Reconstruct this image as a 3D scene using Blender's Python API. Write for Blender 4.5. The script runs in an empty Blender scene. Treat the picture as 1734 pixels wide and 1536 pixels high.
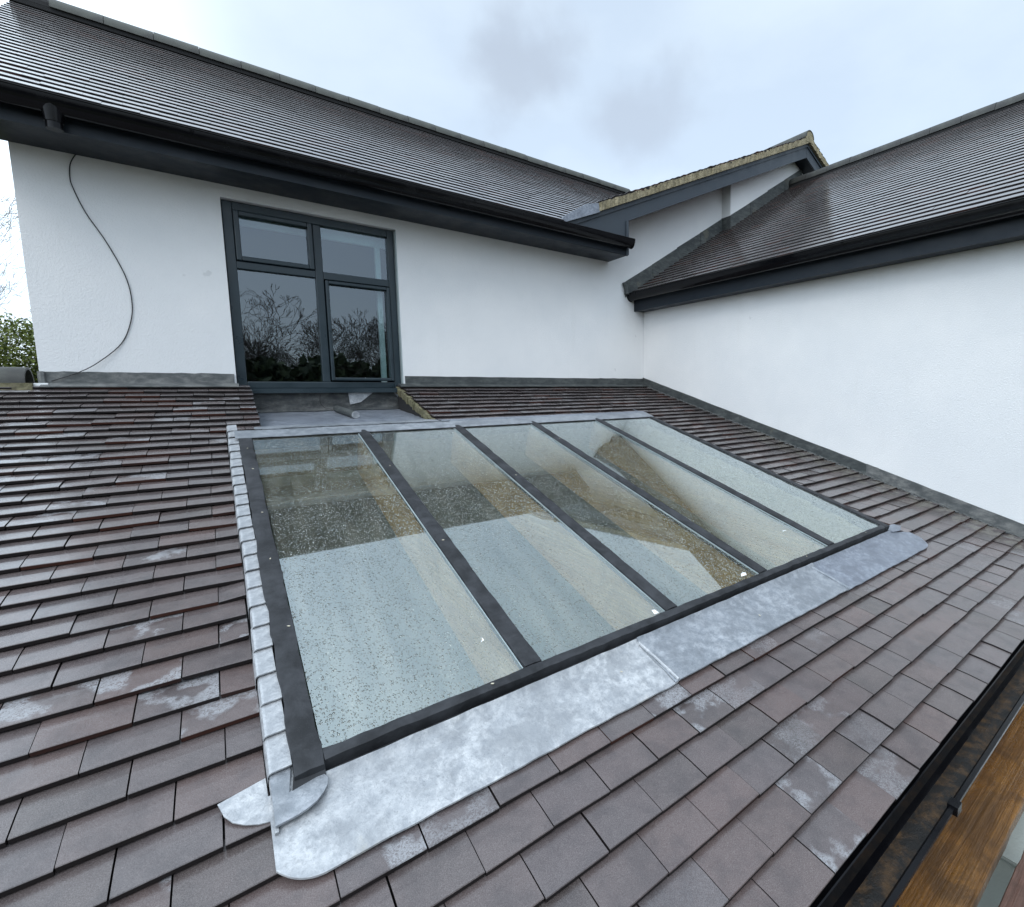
import bpy, math, random
from mathutils import Vector, Matrix
random.seed(7)
R = math.radians
sc = bpy.context.scene
COL = sc.collection

# ------------------------------------------------------------------ camera
cam_d = bpy.data.cameras.new("camera")
cam = bpy.data.objects.new("camera", cam_d)
COL.objects.link(cam)
sc.camera = cam
CAM = Vector((-4.25523, -4.62831, 0.04243))
cr = Vector((0.78265327, -0.62241023, -0.00770491))
cu = Vector((0.07488891, 0.08186677, 0.99382568))
cf = Vector((0.61793649, 0.77839793, -0.11068492))
cam.matrix_world = Matrix(((cr.x, cu.x, -cf.x, CAM.x), (cr.y, cu.y, -cf.y, CAM.y),
                           (cr.z, cu.z, -cf.z, CAM.z), (0, 0, 0, 1)))
cam_d.sensor_fit = 'HORIZONTAL'
cam_d.sensor_width = 36.0
cam_d.lens = 826.48 / 1734 * 36
cam_d.shift_x = (867 - 1029.83) / 1734
cam_d.shift_y = (754.06 - 768) / 1734
cam_d.clip_start = 0.02
cam_d.clip_end = 3000

# ------------------------------------------------------------------ world: overcast sky
SUN_EL, SUN_AZ = R(48), R(232)          # azimuth clockwise from +Y
w = bpy.data.worlds.new("World"); sc.world = w; w.use_nodes = True
nt = w.node_tree; N = nt.nodes; L = nt.links
for n in list(N): N.remove(n)
out = N.new('ShaderNodeOutputWorld'); bg = N.new('ShaderNodeBackground'); bg2 = N.new('ShaderNodeBackground'); add = N.new('ShaderNodeAddShader')
sky = N.new('ShaderNodeTexSky'); sky.sky_type = 'NISHITA'; sky.sun_disc = False
sky.sun_elevation = SUN_EL; sky.sun_rotation = SUN_AZ
L.new(sky.outputs[0], bg.inputs['Color']); bg.inputs['Strength'].default_value = 0.05
tc = N.new('ShaderNodeTexCoord')
def wmath(op, a, b=None):
    m = N.new('ShaderNodeMath'); m.operation = op
    for i, v in enumerate((a, b)):
        if v is None: continue
        if isinstance(v, (int, float)): m.inputs[i].default_value = v
        else: L.new(v, m.inputs[i])
    return m.outputs[0]
mp = N.new('ShaderNodeMapping'); mp.inputs['Scale'].default_value = (1, 1, 1.9); mp.inputs['Location'].default_value = (0.3, 0.1, 0.0)
L.new(tc.outputs['Generated'], mp.inputs['Vector'])
n1 = N.new('ShaderNodeTexNoise'); n1.inputs['Scale'].default_value = 2.1; n1.inputs['Detail'].default_value = 7; n1.inputs['Roughness'].default_value = 0.5
L.new(mp.outputs[0], n1.inputs['Vector'])
rp = N.new('ShaderNodeValToRGB')
rp.color_ramp.elements[0].position = 0.36; rp.color_ramp.elements[0].color = (0.57, 0.67, 0.775, 1)
rp.color_ramp.elements[1].position = 0.60; rp.color_ramp.elements[1].color = (0.70, 0.80, 0.875, 1)
L.new(n1.outputs['Fac'], rp.inputs['Fac'])
# one low darker cloud ahead of the camera, broken up by noise
def cloud(dirv, radius, soft, zs=1.6):
    vm = N.new('ShaderNodeVectorMath'); vm.operation = 'SUBTRACT'; vm.inputs[1].default_value = dirv
    L.new(tc.outputs['Generated'], vm.inputs[0])
    mq = N.new('ShaderNodeMapping'); mq.inputs['Scale'].default_value = (1, 1, zs); L.new(vm.outputs[0], mq.inputs['Vector'])
    ln = N.new('ShaderNodeVectorMath'); ln.operation = 'LENGTH'; L.new(mq.outputs[0], ln.inputs[0])
    nn = N.new('ShaderNodeTexNoise'); nn.inputs['Scale'].default_value = 7; nn.inputs['Detail'].default_value = 6
    L.new(tc.outputs['Generated'], nn.inputs['Vector'])
    d = wmath('ADD', ln.outputs['Value'], wmath('MULTIPLY', wmath('SUBTRACT', nn.outputs['Fac'], 0.5), 0.42))
    mr = N.new('ShaderNodeMapRange'); mr.interpolation_type = 'SMOOTHSTEP'
    mr.inputs['From Min'].default_value = radius - soft; mr.inputs['From Max'].default_value = radius + soft
    mr.inputs['To Min'].default_value = 1; mr.inputs['To Max'].default_value = 0
    L.new(d, mr.inputs['Value']); return mr.outputs[0]
def pix(u, v):
    q = cf + cr * ((u - 1029.83) / 826.48) - cu * ((v - 754.06) / 826.48)
    return q.normalized()
c1 = cloud(tuple(pix(925, 128)), 0.062, 0.075, 1.2)
c2 = cloud(tuple(pix(1060, 190)), 0.085, 0.085, 2.0)
cm = wmath('MAXIMUM', c1, wmath('MULTIPLY', c2, 0.85))
mx = N.new('ShaderNodeMix'); mx.data_type = 'RGBA'
L.new(wmath('MULTIPLY', cm, 0.8), mx.inputs['Factor']); L.new(rp.outputs[0], mx.inputs['A']); mx.inputs['B'].default_value = (0.45, 0.50, 0.56, 1)
# an overcast sky is brighter overhead and on the sun's side
dt = N.new('ShaderNodeVectorMath'); dt.operation = 'DOT_PRODUCT'
bd = Vector((-0.46, -0.14, 0.88)).normalized(); dt.inputs[1].default_value = bd
L.new(tc.outputs['Generated'], dt.inputs[0])
g = N.new('ShaderNodeMapRange'); g.interpolation_type = 'SMOOTHSTEP'
g.inputs['From Min'].default_value = 0.30; g.inputs['From Max'].default_value = 1.0
g.inputs['To Min'].default_value = 1.0; g.inputs['To Max'].default_value = 2.75
L.new(dt.outputs['Value'], g.inputs['Value'])
# thinner, brighter cloud low down beyond the left end of the house
dt2 = N.new('ShaderNodeVectorMath'); dt2.operation = 'DOT_PRODUCT'; dt2.inputs[1].default_value = Vector((-0.42, 0.84, 0.34)).normalized()
L.new(tc.outputs['Generated'], dt2.inputs[0])
g2 = N.new('ShaderNodeMapRange'); g2.interpolation_type = 'SMOOTHSTEP'
g2.inputs['From Min'].default_value = 0.86; g2.inputs['From Max'].default_value = 1.0; g2.inputs['To Min'].default_value = 0.0; g2.inputs['To Max'].default_value = 1.3
L.new(dt2.outputs['Value'], g2.inputs['Value'])
L.new(mx.outputs['Result'], bg2.inputs['Color']); L.new(wmath('ADD', g.outputs[0], g2.outputs[0]), bg2.inputs['Strength'])
L.new(bg.outputs[0], add.inputs[0]); L.new(bg2.outputs[0], add.inputs[1]); L.new(add.outputs[0], out.inputs['Surface'])

sd = bpy.data.lights.new("sun", 'SUN'); sd.energy = 0.8; sd.angle = R(25); sd.color = (1, 0.97, 0.93)
sun = bpy.data.objects.new("sun", sd); COL.objects.link(sun)
sv = Vector((math.sin(SUN_AZ) * math.cos(SUN_EL), math.cos(SUN_AZ) * math.cos(SUN_EL), math.sin(SUN_EL)))
sun.rotation_euler = (-sv).to_track_quat('-Z', 'Y').to_euler()
sc.view_settings.view_transform = 'Standard'; sc.view_settings.look = 'None'
sc.view_settings.exposure = 0.08; sc.view_settings.gamma = 1
sc.render.engine = 'CYCLES'
sc.cycles.use_denoising = True
sc.cycles.max_bounces = 8; sc.cycles.transparent_max_bounces = 16
sc.cycles.caustics_reflective = False; sc.cycles.caustics_refractive = False

# ------------------------------------------------------------------ materials
def mat(name, color=(0.5, 0.5, 0.5), rough=0.6, metal=0.0, spec=0.5):
    m = bpy.data.materials.new(name); m.use_nodes = True
    p = m.node_tree.nodes['Principled BSDF']
    p.inputs['Base Color'].default_value = (*color, 1); p.inputs['Roughness'].default_value = rough
    p.inputs['Metallic'].default_value = metal; p.inputs['Specular IOR Level'].default_value = spec
    return m
class NB:
    """small node-building helper"""
    def __init__(s, m):
        s.t = m.node_tree; s.N = s.t.nodes; s.L = s.t.links; s.p = s.N.get('Principled BSDF')
    def put(s, v, sock):
        if hasattr(v, 'is_output'): s.L.new(v, sock)
        elif isinstance(v, tuple) and len(v) == 3 and sock.type == 'RGBA': sock.default_value = (*v, 1)
        else: sock.default_value = v
    def coord(s, kind='Object', scale=(1, 1, 1), rot=(0, 0, 0)):
        t = s.N.new('ShaderNodeTexCoord'); mp = s.N.new('ShaderNodeMapping')
        mp.inputs['Scale'].default_value = scale; mp.inputs['Rotation'].default_value = rot
        s.L.new(t.outputs[kind], mp.inputs['Vector']); return mp.outputs[0]
    def noise(s, vec, scale, detail=4, rough=0.5, dist=0.0):
        n = s.N.new('ShaderNodeTexNoise'); n.inputs['Scale'].default_value = scale; n.inputs['Detail'].default_value = detail
        n.inputs['Roughness'].default_value = rough; n.inputs['Distortion'].default_value = dist
        s.L.new(vec, n.inputs['Vector']); return n.outputs['Fac']
    def voro(s, vec, scale, out='Distance', feat='F1', rand=1.0):
        n = s.N.new('ShaderNodeTexVoronoi'); n.inputs['Scale'].default_value = scale; n.feature = feat
        n.inputs['Randomness'].default_value = rand
        s.L.new(vec, n.inputs['Vector']); return n.outputs[out]
    def math(s, op, a, b=0.0, c=None, clamp=False):
        m = s.N.new('ShaderNodeMath'); m.operation = op; m.use_clamp = clamp
        s.put(a, m.inputs[0]); s.put(b, m.inputs[1])
        if c is not None: s.put(c, m.inputs[2])
        return m.outputs[0]
    def ramp(s, fac, pts):
        r = s.N.new('ShaderNodeValToRGB'); e = r.color_ramp.elements
        while len(e) < len(pts): e.new(0.5)
        for i, (p, c) in enumerate(pts):
            e[i].position = p; e[i].color = (*c, 1) if len(c) == 3 else c
        s.L.new(fac, r.inputs['Fac']); return r.outputs['Color']
    def rng(s, v, a, b, c, d, smooth=True):
        m = s.N.new('ShaderNodeMapRange'); m.interpolation_type = 'SMOOTHSTEP' if smooth else 'LINEAR'
        s.put(v, m.inputs['Value'])
        for k, x in (('From Min', a), ('From Max', b), ('To Min', c), ('To Max', d)): m.inputs[k].default_value = x
        return m.outputs[0]
    def mix(s, f, a, b):
        m = s.N.new('ShaderNodeMix'); m.data_type = 'RGBA'
        s.put(f, m.inputs['Factor']); s.put(a, m.inputs['A']); s.put(b, m.inputs['B']); return m.outputs['Result']
    def bump(s, h, dist=0.01, strength=1.0, normal=None):
        b = s.N.new('ShaderNodeBump'); b.inputs['Distance'].default_value = dist; b.inputs['Strength'].default_value = strength
        s.put(h, b.inputs['Height'])
        if normal is not None: s.L.new(normal, b.inputs['Normal'])
        return b.outputs['Normal']
    def rand(s):
        return s.N.new('ShaderNodeNewGeometry').outputs['Random Per Island']
    def base(s, c): s.put(c, s.p.inputs['Base Color'])
    def rough(s, c): s.put(c, s.p.inputs['Roughness'])
    def normal(s, c): s.put(c, s.p.inputs['Normal'])

def tile_material(name, dark=1.0, wet=0.4, stains=True):
    m = mat(name, rough=0.45); b = NB(m)
    r = b.rand(); v = b.coord()
    r2 = b.math('FRACT', b.math('MULTIPLY', r, 17.31)); r3 = b.math('FRACT', b.math('MULTIPLY', r, 91.7))
    d = dark
    c = b.ramp(r, [(0.0, (0.062*d, 0.050*d, 0.047*d)), (0.3, (0.086*d, 0.069*d, 0.068*d)), (0.55, (0.080*d, 0.068*d, 0.070*d)),
                   (0.72, (0.092*d, 0.067*d, 0.063*d)), (0.88, (0.100*d, 0.068*d, 0.063*d)), (1.0, (0.088*d, 0.076*d, 0.076*d))])
    # firing shade across the tile and fine sanded grain
    n = b.noise(v, 5.5, 3); c = b.mix(b.rng(n, 0.35, 0.75, 0, 0.45), c, (0.105*d, 0.076*d, 0.074*d))
    n0 = b.noise(v, 520, 3, 0.75); c = b.mix(b.rng(n0, 0.42, 0.68, 0.0, 0.55), c, (0.20*d, 0.178*d, 0.172*d)); c = b.mix(b.rng(n0, 0.30, 0.44, 0.45, 0.0), c, (0.035*d, 0.028*d, 0.026*d))
    n00 = b.noise(v, 14, 5, 0.6); c = b.mix(b.rng(n00, 0.3, 0.6, 0.35, 0.0), c, (0.03*d, 0.027*d, 0.030*d))
    if stains:
        # lime bloom: on some tiles only, broken into flakes
        big = b.noise(b.coord(scale=(1, 1, 1)), 9, 3, 0.55); fine = b.noise(v, 140, 4, 0.75, 1.5)
        mask = b.math('MULTIPLY', b.rng(r2, 0.84, 0.87, 0, 1), b.rng(big, 0.47, 0.56, 0, 1))
        mask = b.math('MULTIPLY', mask, b.rng(fine, 0.40, 0.56, 0.15, 1.0))
        m2 = b.math('MULTIPLY', b.math('MULTIPLY', b.rng(r3, 0.965, 0.975, 0, 0.8), b.rng(big, 0.36, 0.50, 0.1, 1)), b.rng(fine, 0.42, 0.58, 0.10, 1))
        sp = b.N.new('ShaderNodeSeparateXYZ'); b.L.new(b.N.new('ShaderNodeNewGeometry').outputs['Position'], sp.inputs[0])
        mk = b.math('MULTIPLY', b.math('MAXIMUM', mask, b.math('MULTIPLY', m2, 0.8)), b.rng(sp.outputs[0], -3.3, -2.7, 1, 0.35))
        c = b.mix(b.math('MULTIPLY', mk, 0.85), c, (0.30, 0.305, 0.32))
    if stains:   # mortar smears beside the right-hand wall
        ps = b.N.new('ShaderNodeNewGeometry').outputs['Position']; sx_ = b.N.new('ShaderNodeSeparateXYZ'); b.L.new(ps, sx_.inputs[0])
        sm = b.math('MULTIPLY', b.math('MULTIPLY', b.rng(sx_.outputs[0], -0.34, -0.22, 0, 1), b.rng(sx_.outputs[1], -1.9, -1.2, 1, 0)), b.rng(b.noise(v, 13, 4, 0.6), 0.44, 0.54, 0, 0.75))
        c = b.mix(sm, c, (0.20, 0.185, 0.16))
    b.base(c)
    wn = b.noise(v, 3.0, 4, 0.6)
    ro = b.rng(wn, 0.3, 0.7, wet * 0.75, wet * 1.3)
    if stains: ro = b.math('ADD', ro, b.math('MULTIPLY', mk, 0.25))
    b.rough(ro)
    h = b.math('ADD', b.math('MULTIPLY', b.noise(v, 420, 2, 0.6), 0.6), b.math('MULTIPLY', b.noise(v, 22, 3), 2.2))
    b.normal(b.bump(h, 0.0009 if stains else 0.0002, 0.8))
    return m
M_tile = tile_material('clay_tile', 1.06, 0.215)
M_tile.node_tree.nodes['Principled BSDF'].inputs['Coat Weight'].default_value = 0.45; M_tile.node_tree.nodes['Principled BSDF'].inputs['Coat Roughness'].default_value = 0.17
M_tile_hi = tile_material('clay_tile_upper', 0.75, 0.17, stains=False)
_p = M_tile_hi.node_tree.nodes['Principled BSDF']; _p.inputs['Specular IOR Level'].default_value = 0.9
_p.inputs['Coat Weight'].default_value = 0.7; _p.inputs['Coat Roughness'].default_value = 0.15
M_edge = mat('tile_edge_wet_dark_reflection', (0.016, 0.011, 0.010), 0.6, spec=0.25); _b = NB(M_edge)  # tile edges: dark reflections and wetness put into a near-black colour
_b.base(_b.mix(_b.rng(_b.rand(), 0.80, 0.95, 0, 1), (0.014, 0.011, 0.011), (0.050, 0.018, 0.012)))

def render_wall():
    m = mat('white_render', (0.74, 0.745, 0.75), 0.85, spec=0.25); b = NB(m); v = b.coord()
    n = b.noise(v, 1.3, 5, 0.6); c = b.mix(b.rng(n, 0.3, 0.75, 0, 1), (0.75, 0.76, 0.77), (0.82, 0.82, 0.82))
    n2 = b.noise(b.coord(scale=(5, 5, 0.5)), 1.6, 6, 0.65); c = b.mix(b.rng(n2, 0.56, 0.78, 0, 0.14), c, (0.60, 0.60, 0.57))
    n6 = b.noise(v, 38, 4, 0.7); c = b.mix(b.rng(n6, 0.70, 0.80, 0, 0.25), c, (0.50, 0.50, 0.49))
    n3 = b.noise(v, 7, 3, 0.5); c = b.mix(b.rng(n3, 0.735, 0.78, 0, 0.30), c, (0.42, 0.43, 0.43))
    b.base(c)
    h = b.math('ADD', b.noise(v, 210, 3, 0.6), b.math('MULTIPLY', b.noise(v, 95, 2, 0.5), 1.0))
    b.normal(b.bump(h, 0.0026, 0.8)); return m
M_wall = render_wall()

def lead(name, lo, hi, metal=0.25, rough=0.42, sc_=22, fine=True, streak=(1, 1, 1), stain=None):
    m = mat(name, rough=rough, metal=metal); b = NB(m); v = b.coord(scale=streak)
    n = b.noise(v, sc_, 7, 0.68, 0.15); c = b.mix(b.rng(n, 0.34, 0.68, 0, 1), lo, hi)
    n2 = b.noise(v, 3.2, 4, 0.6); c = b.mix(b.rng(n2, 0.40, 0.70, 0, 0.55), c, lo)
    if fine:
        n3 = b.noise(v, 110, 6, 0.8, 0.9); c = b.mix(b.rng(n3, 0.34, 0.52, 0.55, 0), c, tuple(x * 0.62 for x in lo)); c = b.mix(b.rng(b.noise(v, 7, 6, 0.7, 0.3), 0.46, 0.62, 0, 0.7), c, tuple(x * 0.8 for x in lo))
        n5 = b.voro(v, 55); c = b.mix(b.rng(n5, 0.05, 0.09, 0.35, 0), c, (0.05, 0.05, 0.05))
    if stain:
        n4 = b.noise(b.coord(), 4.7, 5, 0.6); c = b.mix(b.rng(n4, 0.62, 0.72, 0, 0.5), c, stain)
    b.base(c); b.rough(b.rng(n, 0.3, 0.7, rough - 0.08, rough + 0.14))
    h = b.math('ADD', b.math('MULTIPLY', n, 1.0), b.math('MULTIPLY', b.noise(b.coord(), 9, 3), 1.6))
    b.normal(b.bump(h, 0.004, 0.8)); return m
M_lead_new = lead('bright_lead', (0.32, 0.335, 0.355), (0.56, 0.57, 0.58), 0.25, 0.38, sc_=30, stain=(0.50, 0.46, 0.36))
M_lead_mid = lead('grey_lead', (0.19, 0.21, 0.25), (0.33, 0.36, 0.41), 0.3, 0.40, sc_=40)
M_lead_mid2 = lead('dull_lead', (0.22, 0.24, 0.265), (0.40, 0.42, 0.45), 0.25, 0.38, sc_=30)
M_lead_dark = lead('weathered_lead', (0.045, 0.052, 0.054), (0.12, 0.13, 0.125), 0.1, 0.6, 12, streak=(1, 1, 2.5), stain=(0.17, 0.16, 0.12))
M_lead_up = lead('upstand_lead', (0.09, 0.098, 0.10), (0.26, 0.26, 0.25), 0.15, 0.5, 9, streak=(1, 1, 2))

def painted(name, c, rough=0.4, bumpd=0.0008, scale=60):
    m = mat(name, c, rough); b = NB(m); v = b.coord()
    n = b.noise(v, 6, 4, 0.6); b.base(b.mix(b.rng(n, 0.3, 0.7, 0, 0.5), c, tuple(x * 1.35 + 0.004 for x in c)))
    b.rough(b.rng(n, 0.3, 0.7, rough - 0.08, rough + 0.1))
    b.normal(b.bump(b.noise(v, scale, 2), bumpd, 0.6)); return m
M_anth = painted('anthracite_paint', (0.010, 0.015, 0.022), 0.45)
M_anth.node_tree.nodes['Principled BSDF'].inputs['Specular IOR Level'].default_value = 0.3
M_anth_win = painted('anthracite_upvc', (0.014, 0.026, 0.034), 0.35, 0.0003)
M_gutter = painted('black_gutter_plastic', (0.003, 0.003, 0.004), 0.16, 0.0001)
M_gutter.node_tree.nodes['Principled BSDF'].inputs['Specular IOR Level'].default_value = 0.2
M_cable = painted('black_rubber', (0.008, 0.008, 0.010), 0.4)
M_barge = painted('grey_bargeboard', (0.034, 0.045, 0.058), 0.5)

def tape():
    m = mat('black_tape', (0.03, 0.032, 0.036), 0.6); b = NB(m); v = b.coord()
    n = b.noise(v, 12, 5, 0.65, 0.3); n2 = b.noise(v, 500, 2, 0.6)
    c = b.mix(b.rng(n, 0.3, 0.7, 0, 1), (0.016, 0.017, 0.019), (0.042, 0.044, 0.049))
    c = b.mix(b.rng(n2, 0.62, 0.75, 0, 0.4), c, (0.09, 0.093, 0.098)); b.base(c)
    h = b.math('ADD', b.math('MULTIPLY', b.noise(b.coord(scale=(2, 1, 1)), 9, 3, 0.5, 0.3), 0.8), b.math('MULTIPLY', n2, 0.06))
    b.normal(b.bump(h, 0.006, 0.9)); b.rough(0.6); b.p.inputs['Specular IOR Level'].default_value = 0.25; return m
M_tape = tape()

def mortar(name='cement_mortar', a=(0.20, 0.17, 0.10), c2=(0.38, 0.33, 0.22)):
    m = mat(name, a, 0.9); b = NB(m); v = b.coord()
    n = b.noise(v, 11, 6, 0.65); c = b.mix(b.rng(n, 0.3, 0.7, 0, 1), a, c2)
    n4 = b.noise(b.coord(scale=(30, 4, 9), rot=(0, 0.9, 0)), 1.0, 4, 0.6); c = b.mix(b.rng(n4, 0.50, 0.66, 0, 0.5), c, (0.11, 0.095, 0.065))
    n2 = b.noise(v, 55, 3, 0.7); c = b.mix(b.rng(n2, 0.55, 0.75, 0, 0.6), c, (0.07, 0.065, 0.045)); b.base(c)
    b.normal(b.bump(b.math('ADD', n, b.math('MULTIPLY', n2, 0.4)), 0.02, 0.9)); return m
M_mortar = mortar()
M_mortar_green = mortar('mossy_mortar', (0.10, 0.095, 0.05), (0.22, 0.20, 0.12))
M_ridge = mat('ridge_clay', (0.10, 0.10, 0.095), 0.62); _b = NB(M_ridge); _v = _b.coord()
_n = _b.noise(_v, 6, 5, 0.6); _r = _b.rand()
_c = _b.mix(_b.rng(_n, 0.35, 0.7, 0, 1), (0.026, 0.026, 0.025), (0.060, 0.064, 0.054)); _b.base(_c)
_b.normal(_b.bump(_b.noise(_v, 120, 3), 0.002, 0.7))

def wood(name, a, c2, axis=0, rough=0.55, sc_=1.0, dirt=None):
    m = mat(name, a, rough); b = NB(m)
    s = [26, 26, 26]; s[axis] = 1.3; v = b.coord(scale=tuple(x * sc_ for x in s))
    n = b.noise(v, 1.0, 6, 0.65, 0.6); c = b.mix(b.rng(n, 0.32, 0.68, 0, 1), a, c2)
    n2 = b.noise(b.coord(), 5, 5, 0.65, 0.8); c = b.mix(b.rng(n2, 0.42, 0.68, 0, 0.75), c, dirt or tuple(x * 0.5 for x in a))
    s2 = [170, 170, 170]; s2[axis] = 3.0; n3 = b.noise(b.coord(scale=tuple(s2)), 1.0, 5, 0.7, 0.4); c = b.mix(b.rng(n3, 0.42, 0.62, 0.55, 0), c, tuple(x * 0.45 for x in a))
    b.base(c); b.normal(b.bump(b.math('ADD', b.math('ADD', n, n2), b.math('MULTIPLY', n3, 0.5)), 0.006, 0.8)); b.rough(b.rng(n2, 0.3, 0.7, rough - 0.15, rough + 0.15)); return m
M_oak = wood('oak_rafter', (0.74, 0.40, 0.15), (0.95, 0.62, 0.32), 1, 0.7, dirt=(0.48, 0.27, 0.12))
M_board = wood('wet_scaffold_wood', (0.15, 0.064, 0.015), (0.30, 0.145, 0.040), 0, 0.30, 0.8, dirt=(0.055, 0.030, 0.013))
M_board2 = wood('wet_scaffold_wood_red', (0.13, 0.065, 0.045), (0.20, 0.11, 0.08), 0, 0.45, 0.8)

def glass_roof():
    m = bpy.data.materials.new('wet_roof_glass'); m.use_nodes = True; b = NB(m)
    for n in list(b.N):
        if n.type != 'OUTPUT_MATERIAL': b.N.remove(n)
    o = [n for n in b.N if n.type == 'OUTPUT_MATERIAL'][0]
    v = b.coord(scale=(1, 0.62, 1))
    wob = b.noise(b.coord(), 60, 2, 0.5, 0.0)
    def drops(scale, r0, keep):
        vr = b.N.new('ShaderNodeTexVoronoi'); vr.inputs['Scale'].default_value = scale; b.L.new(v, vr.inputs['Vector'])
        sep = b.N.new('ShaderNodeSeparateColor'); b.L.new(vr.outputs['Color'], sep.inputs[0])
        k = b.math('GREATER_THAN', sep.outputs[0], 1 - keep)
        rr = b.math('MULTIPLY', b.math('ADD', b.math('MULTIPLY', sep.outputs[1], 0.6), 0.4), r0)
        rr = b.math('MULTIPLY', rr, b.math('ADD', wob, 0.5))
        q = b.math('DIVIDE', vr.outputs['Distance'], rr)
        d = b.math('SUBTRACT', 1.0, b.math('MULTIPLY', q, q), clamp=True)
        return b.math('MULTIPLY', b.math('POWER', d, 0.6), k)
    d1 = drops(125, 0.36, 0.78); d2 = drops(220, 0.40, 0.8); d3 = drops(62, 0.24, 0.30)
    h = b.math('MAXIMUM', b.math('MAXIMUM', d1, b.math('MULTIPLY', d2, 0.5)), b.math('MULTIPLY', d3, 1.3))
    nrm = b.bump(h, 0.0038, 1.0)
    fr = b.N.new('ShaderNodeFresnel'); fr.inputs['IOR'].default_value = 1.5; b.L.new(nrm, fr.inputs['Normal'])
    fac = b.math('MULTIPLY_ADD', fr.outputs[0], 2.6, 0.15, clamp=True)
    ring = b.math('MULTIPLY', b.rng(h, 0.02, 0.25, 0, 1), b.rng(h, 0.55, 0.95, 1, 0.35))
    fac = b.math('MULTIPLY', fac, b.math('SUBTRACT', 1.0, b.math('MULTIPLY', ring, 0.18)))
    fac = b.math('MULTIPLY', fac, b.math('SUBTRACT', 1.0, b.N.new('ShaderNodeNewGeometry').outputs['Backfacing']))
    gl = b.N.new('ShaderNodeBsdfGlossy'); gl.inputs['Roughness'].default_value = 0.02; gl.inputs['Color'].default_value = (0.88, 0.98, 1.0, 1)
    b.L.new(nrm, gl.inputs['Normal'])
    tr = b.N.new('ShaderNodeBsdfTransparent'); b.put(b.mix(b.math('MULTIPLY', h, 0.40, clamp=True), (0.90, 0.95, 0.90), (0.60, 0.64, 0.60)), tr.inputs['Color'])
    df = b.N.new('ShaderNodeBsdfDiffuse'); df.inputs['Color'].default_value = (0.66, 0.61, 0.52, 1)
    film = b.math('ADD', b.rng(b.noise(b.coord(scale=(6, 1, 1)), 2.5, 5, 0.6), 0.3, 0.75, 0.03, 0.10), b.math('MULTIPLY', h, 0.20))
    m1 = b.N.new('ShaderNodeMixShader'); b.L.new(film, m1.inputs[0]); b.L.new(tr.outputs[0], m1.inputs[1]); b.L.new(df.outputs[0], m1.inputs[2])
    m2 = b.N.new('ShaderNodeMixShader'); b.L.new(fac, m2.inputs[0]); b.L.new(m1.outputs[0], m2.inputs[1]); b.L.new(gl.outputs[0], m2.inputs[2])
    b.L.new(m2.outputs[0], o.inputs['Surface']); return m
M_glass_roof = glass_roof()
def glass_win():
    m = bpy.data.materials.new('window_glass'); m.use_nodes = True; b = NB(m)
    for n in list(b.N):
        if n.type != 'OUTPUT_MATERIAL': b.N.remove(n)
    o = [n for n in b.N if n.type == 'OUTPUT_MATERIAL'][0]
    fr = b.N.new('ShaderNodeFresnel'); fr.inputs['IOR'].default_value = 1.5
    fac = b.math('MULTIPLY_ADD', fr.outputs[0], 2.4, 0.07, clamp=True)
    fac = b.math('MULTIPLY', fac, b.math('SUBTRACT', 1.0, b.N.new('ShaderNodeNewGeometry').outputs['Backfacing']))
    gl = b.N.new('ShaderNodeBsdfGlossy'); gl.inputs['Roughness'].default_value = 0.0
    gl.inputs['Color'].default_value = (0.82, 0.91, 1, 1)
    b.L.new(b.bump(b.noise(b.coord(), 3, 2), 0.0015, 0.5), gl.inputs['Normal'])
    tr = b.N.new('ShaderNodeBsdfTransparent'); tr.inputs['Color'].default_value = (0.72, 0.80, 0.80, 1)
    m2 = b.N.new('ShaderNodeMixShader'); b.L.new(fac, m2.inputs[0]); b.L.new(tr.outputs[0], m2.inputs[1]); b.L.new(gl.outputs[0], m2.inputs[2])
    b.L.new(m2.outputs[0], o.inputs['Surface']); return m
M_glass_win = glass_win()
M_dark = mat('dark_underlay', (0.012, 0.012, 0.013), 0.9)
M_plaster = painted('interior_plaster', (0.40, 0.47, 0.46), 0.9)
M_floor = painted('interior_floor', (0.34, 0.39, 0.38), 0.7)
M_lining = wood('pale_ply_lining', (0.56, 0.44, 0.29), (0.68, 0.55, 0.38), 1, 0.75, dirt=(0.36, 0.31, 0.23))
M_room = mat('dim_room', (0.035, 0.035, 0.035), 0.9)
M_blind = painted('white_blind', (0.75, 0.80, 0.82), 0.8)
M_bead = painted('pale_seal', (0.28, 0.33, 0.34), 0.5)
M_white = painted('white_label_paper', (0.80, 0.82, 0.82), 0.6)
M_silt = mat('gutter_silt', (0.02, 0.012, 0.006), 0.6); _b = NB(M_silt); _v = _b.coord()
_b.base(_b.mix(_b.rng(_b.noise(_v, 16, 6, 0.7), 0.42, 0.68, 0, 1), (0.006, 0.005, 0.004), (0.075, 0.040, 0.014))); _b.normal(_b.bump(_b.noise(_v, 130, 4, 0.7), 0.004, 0.8))

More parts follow.
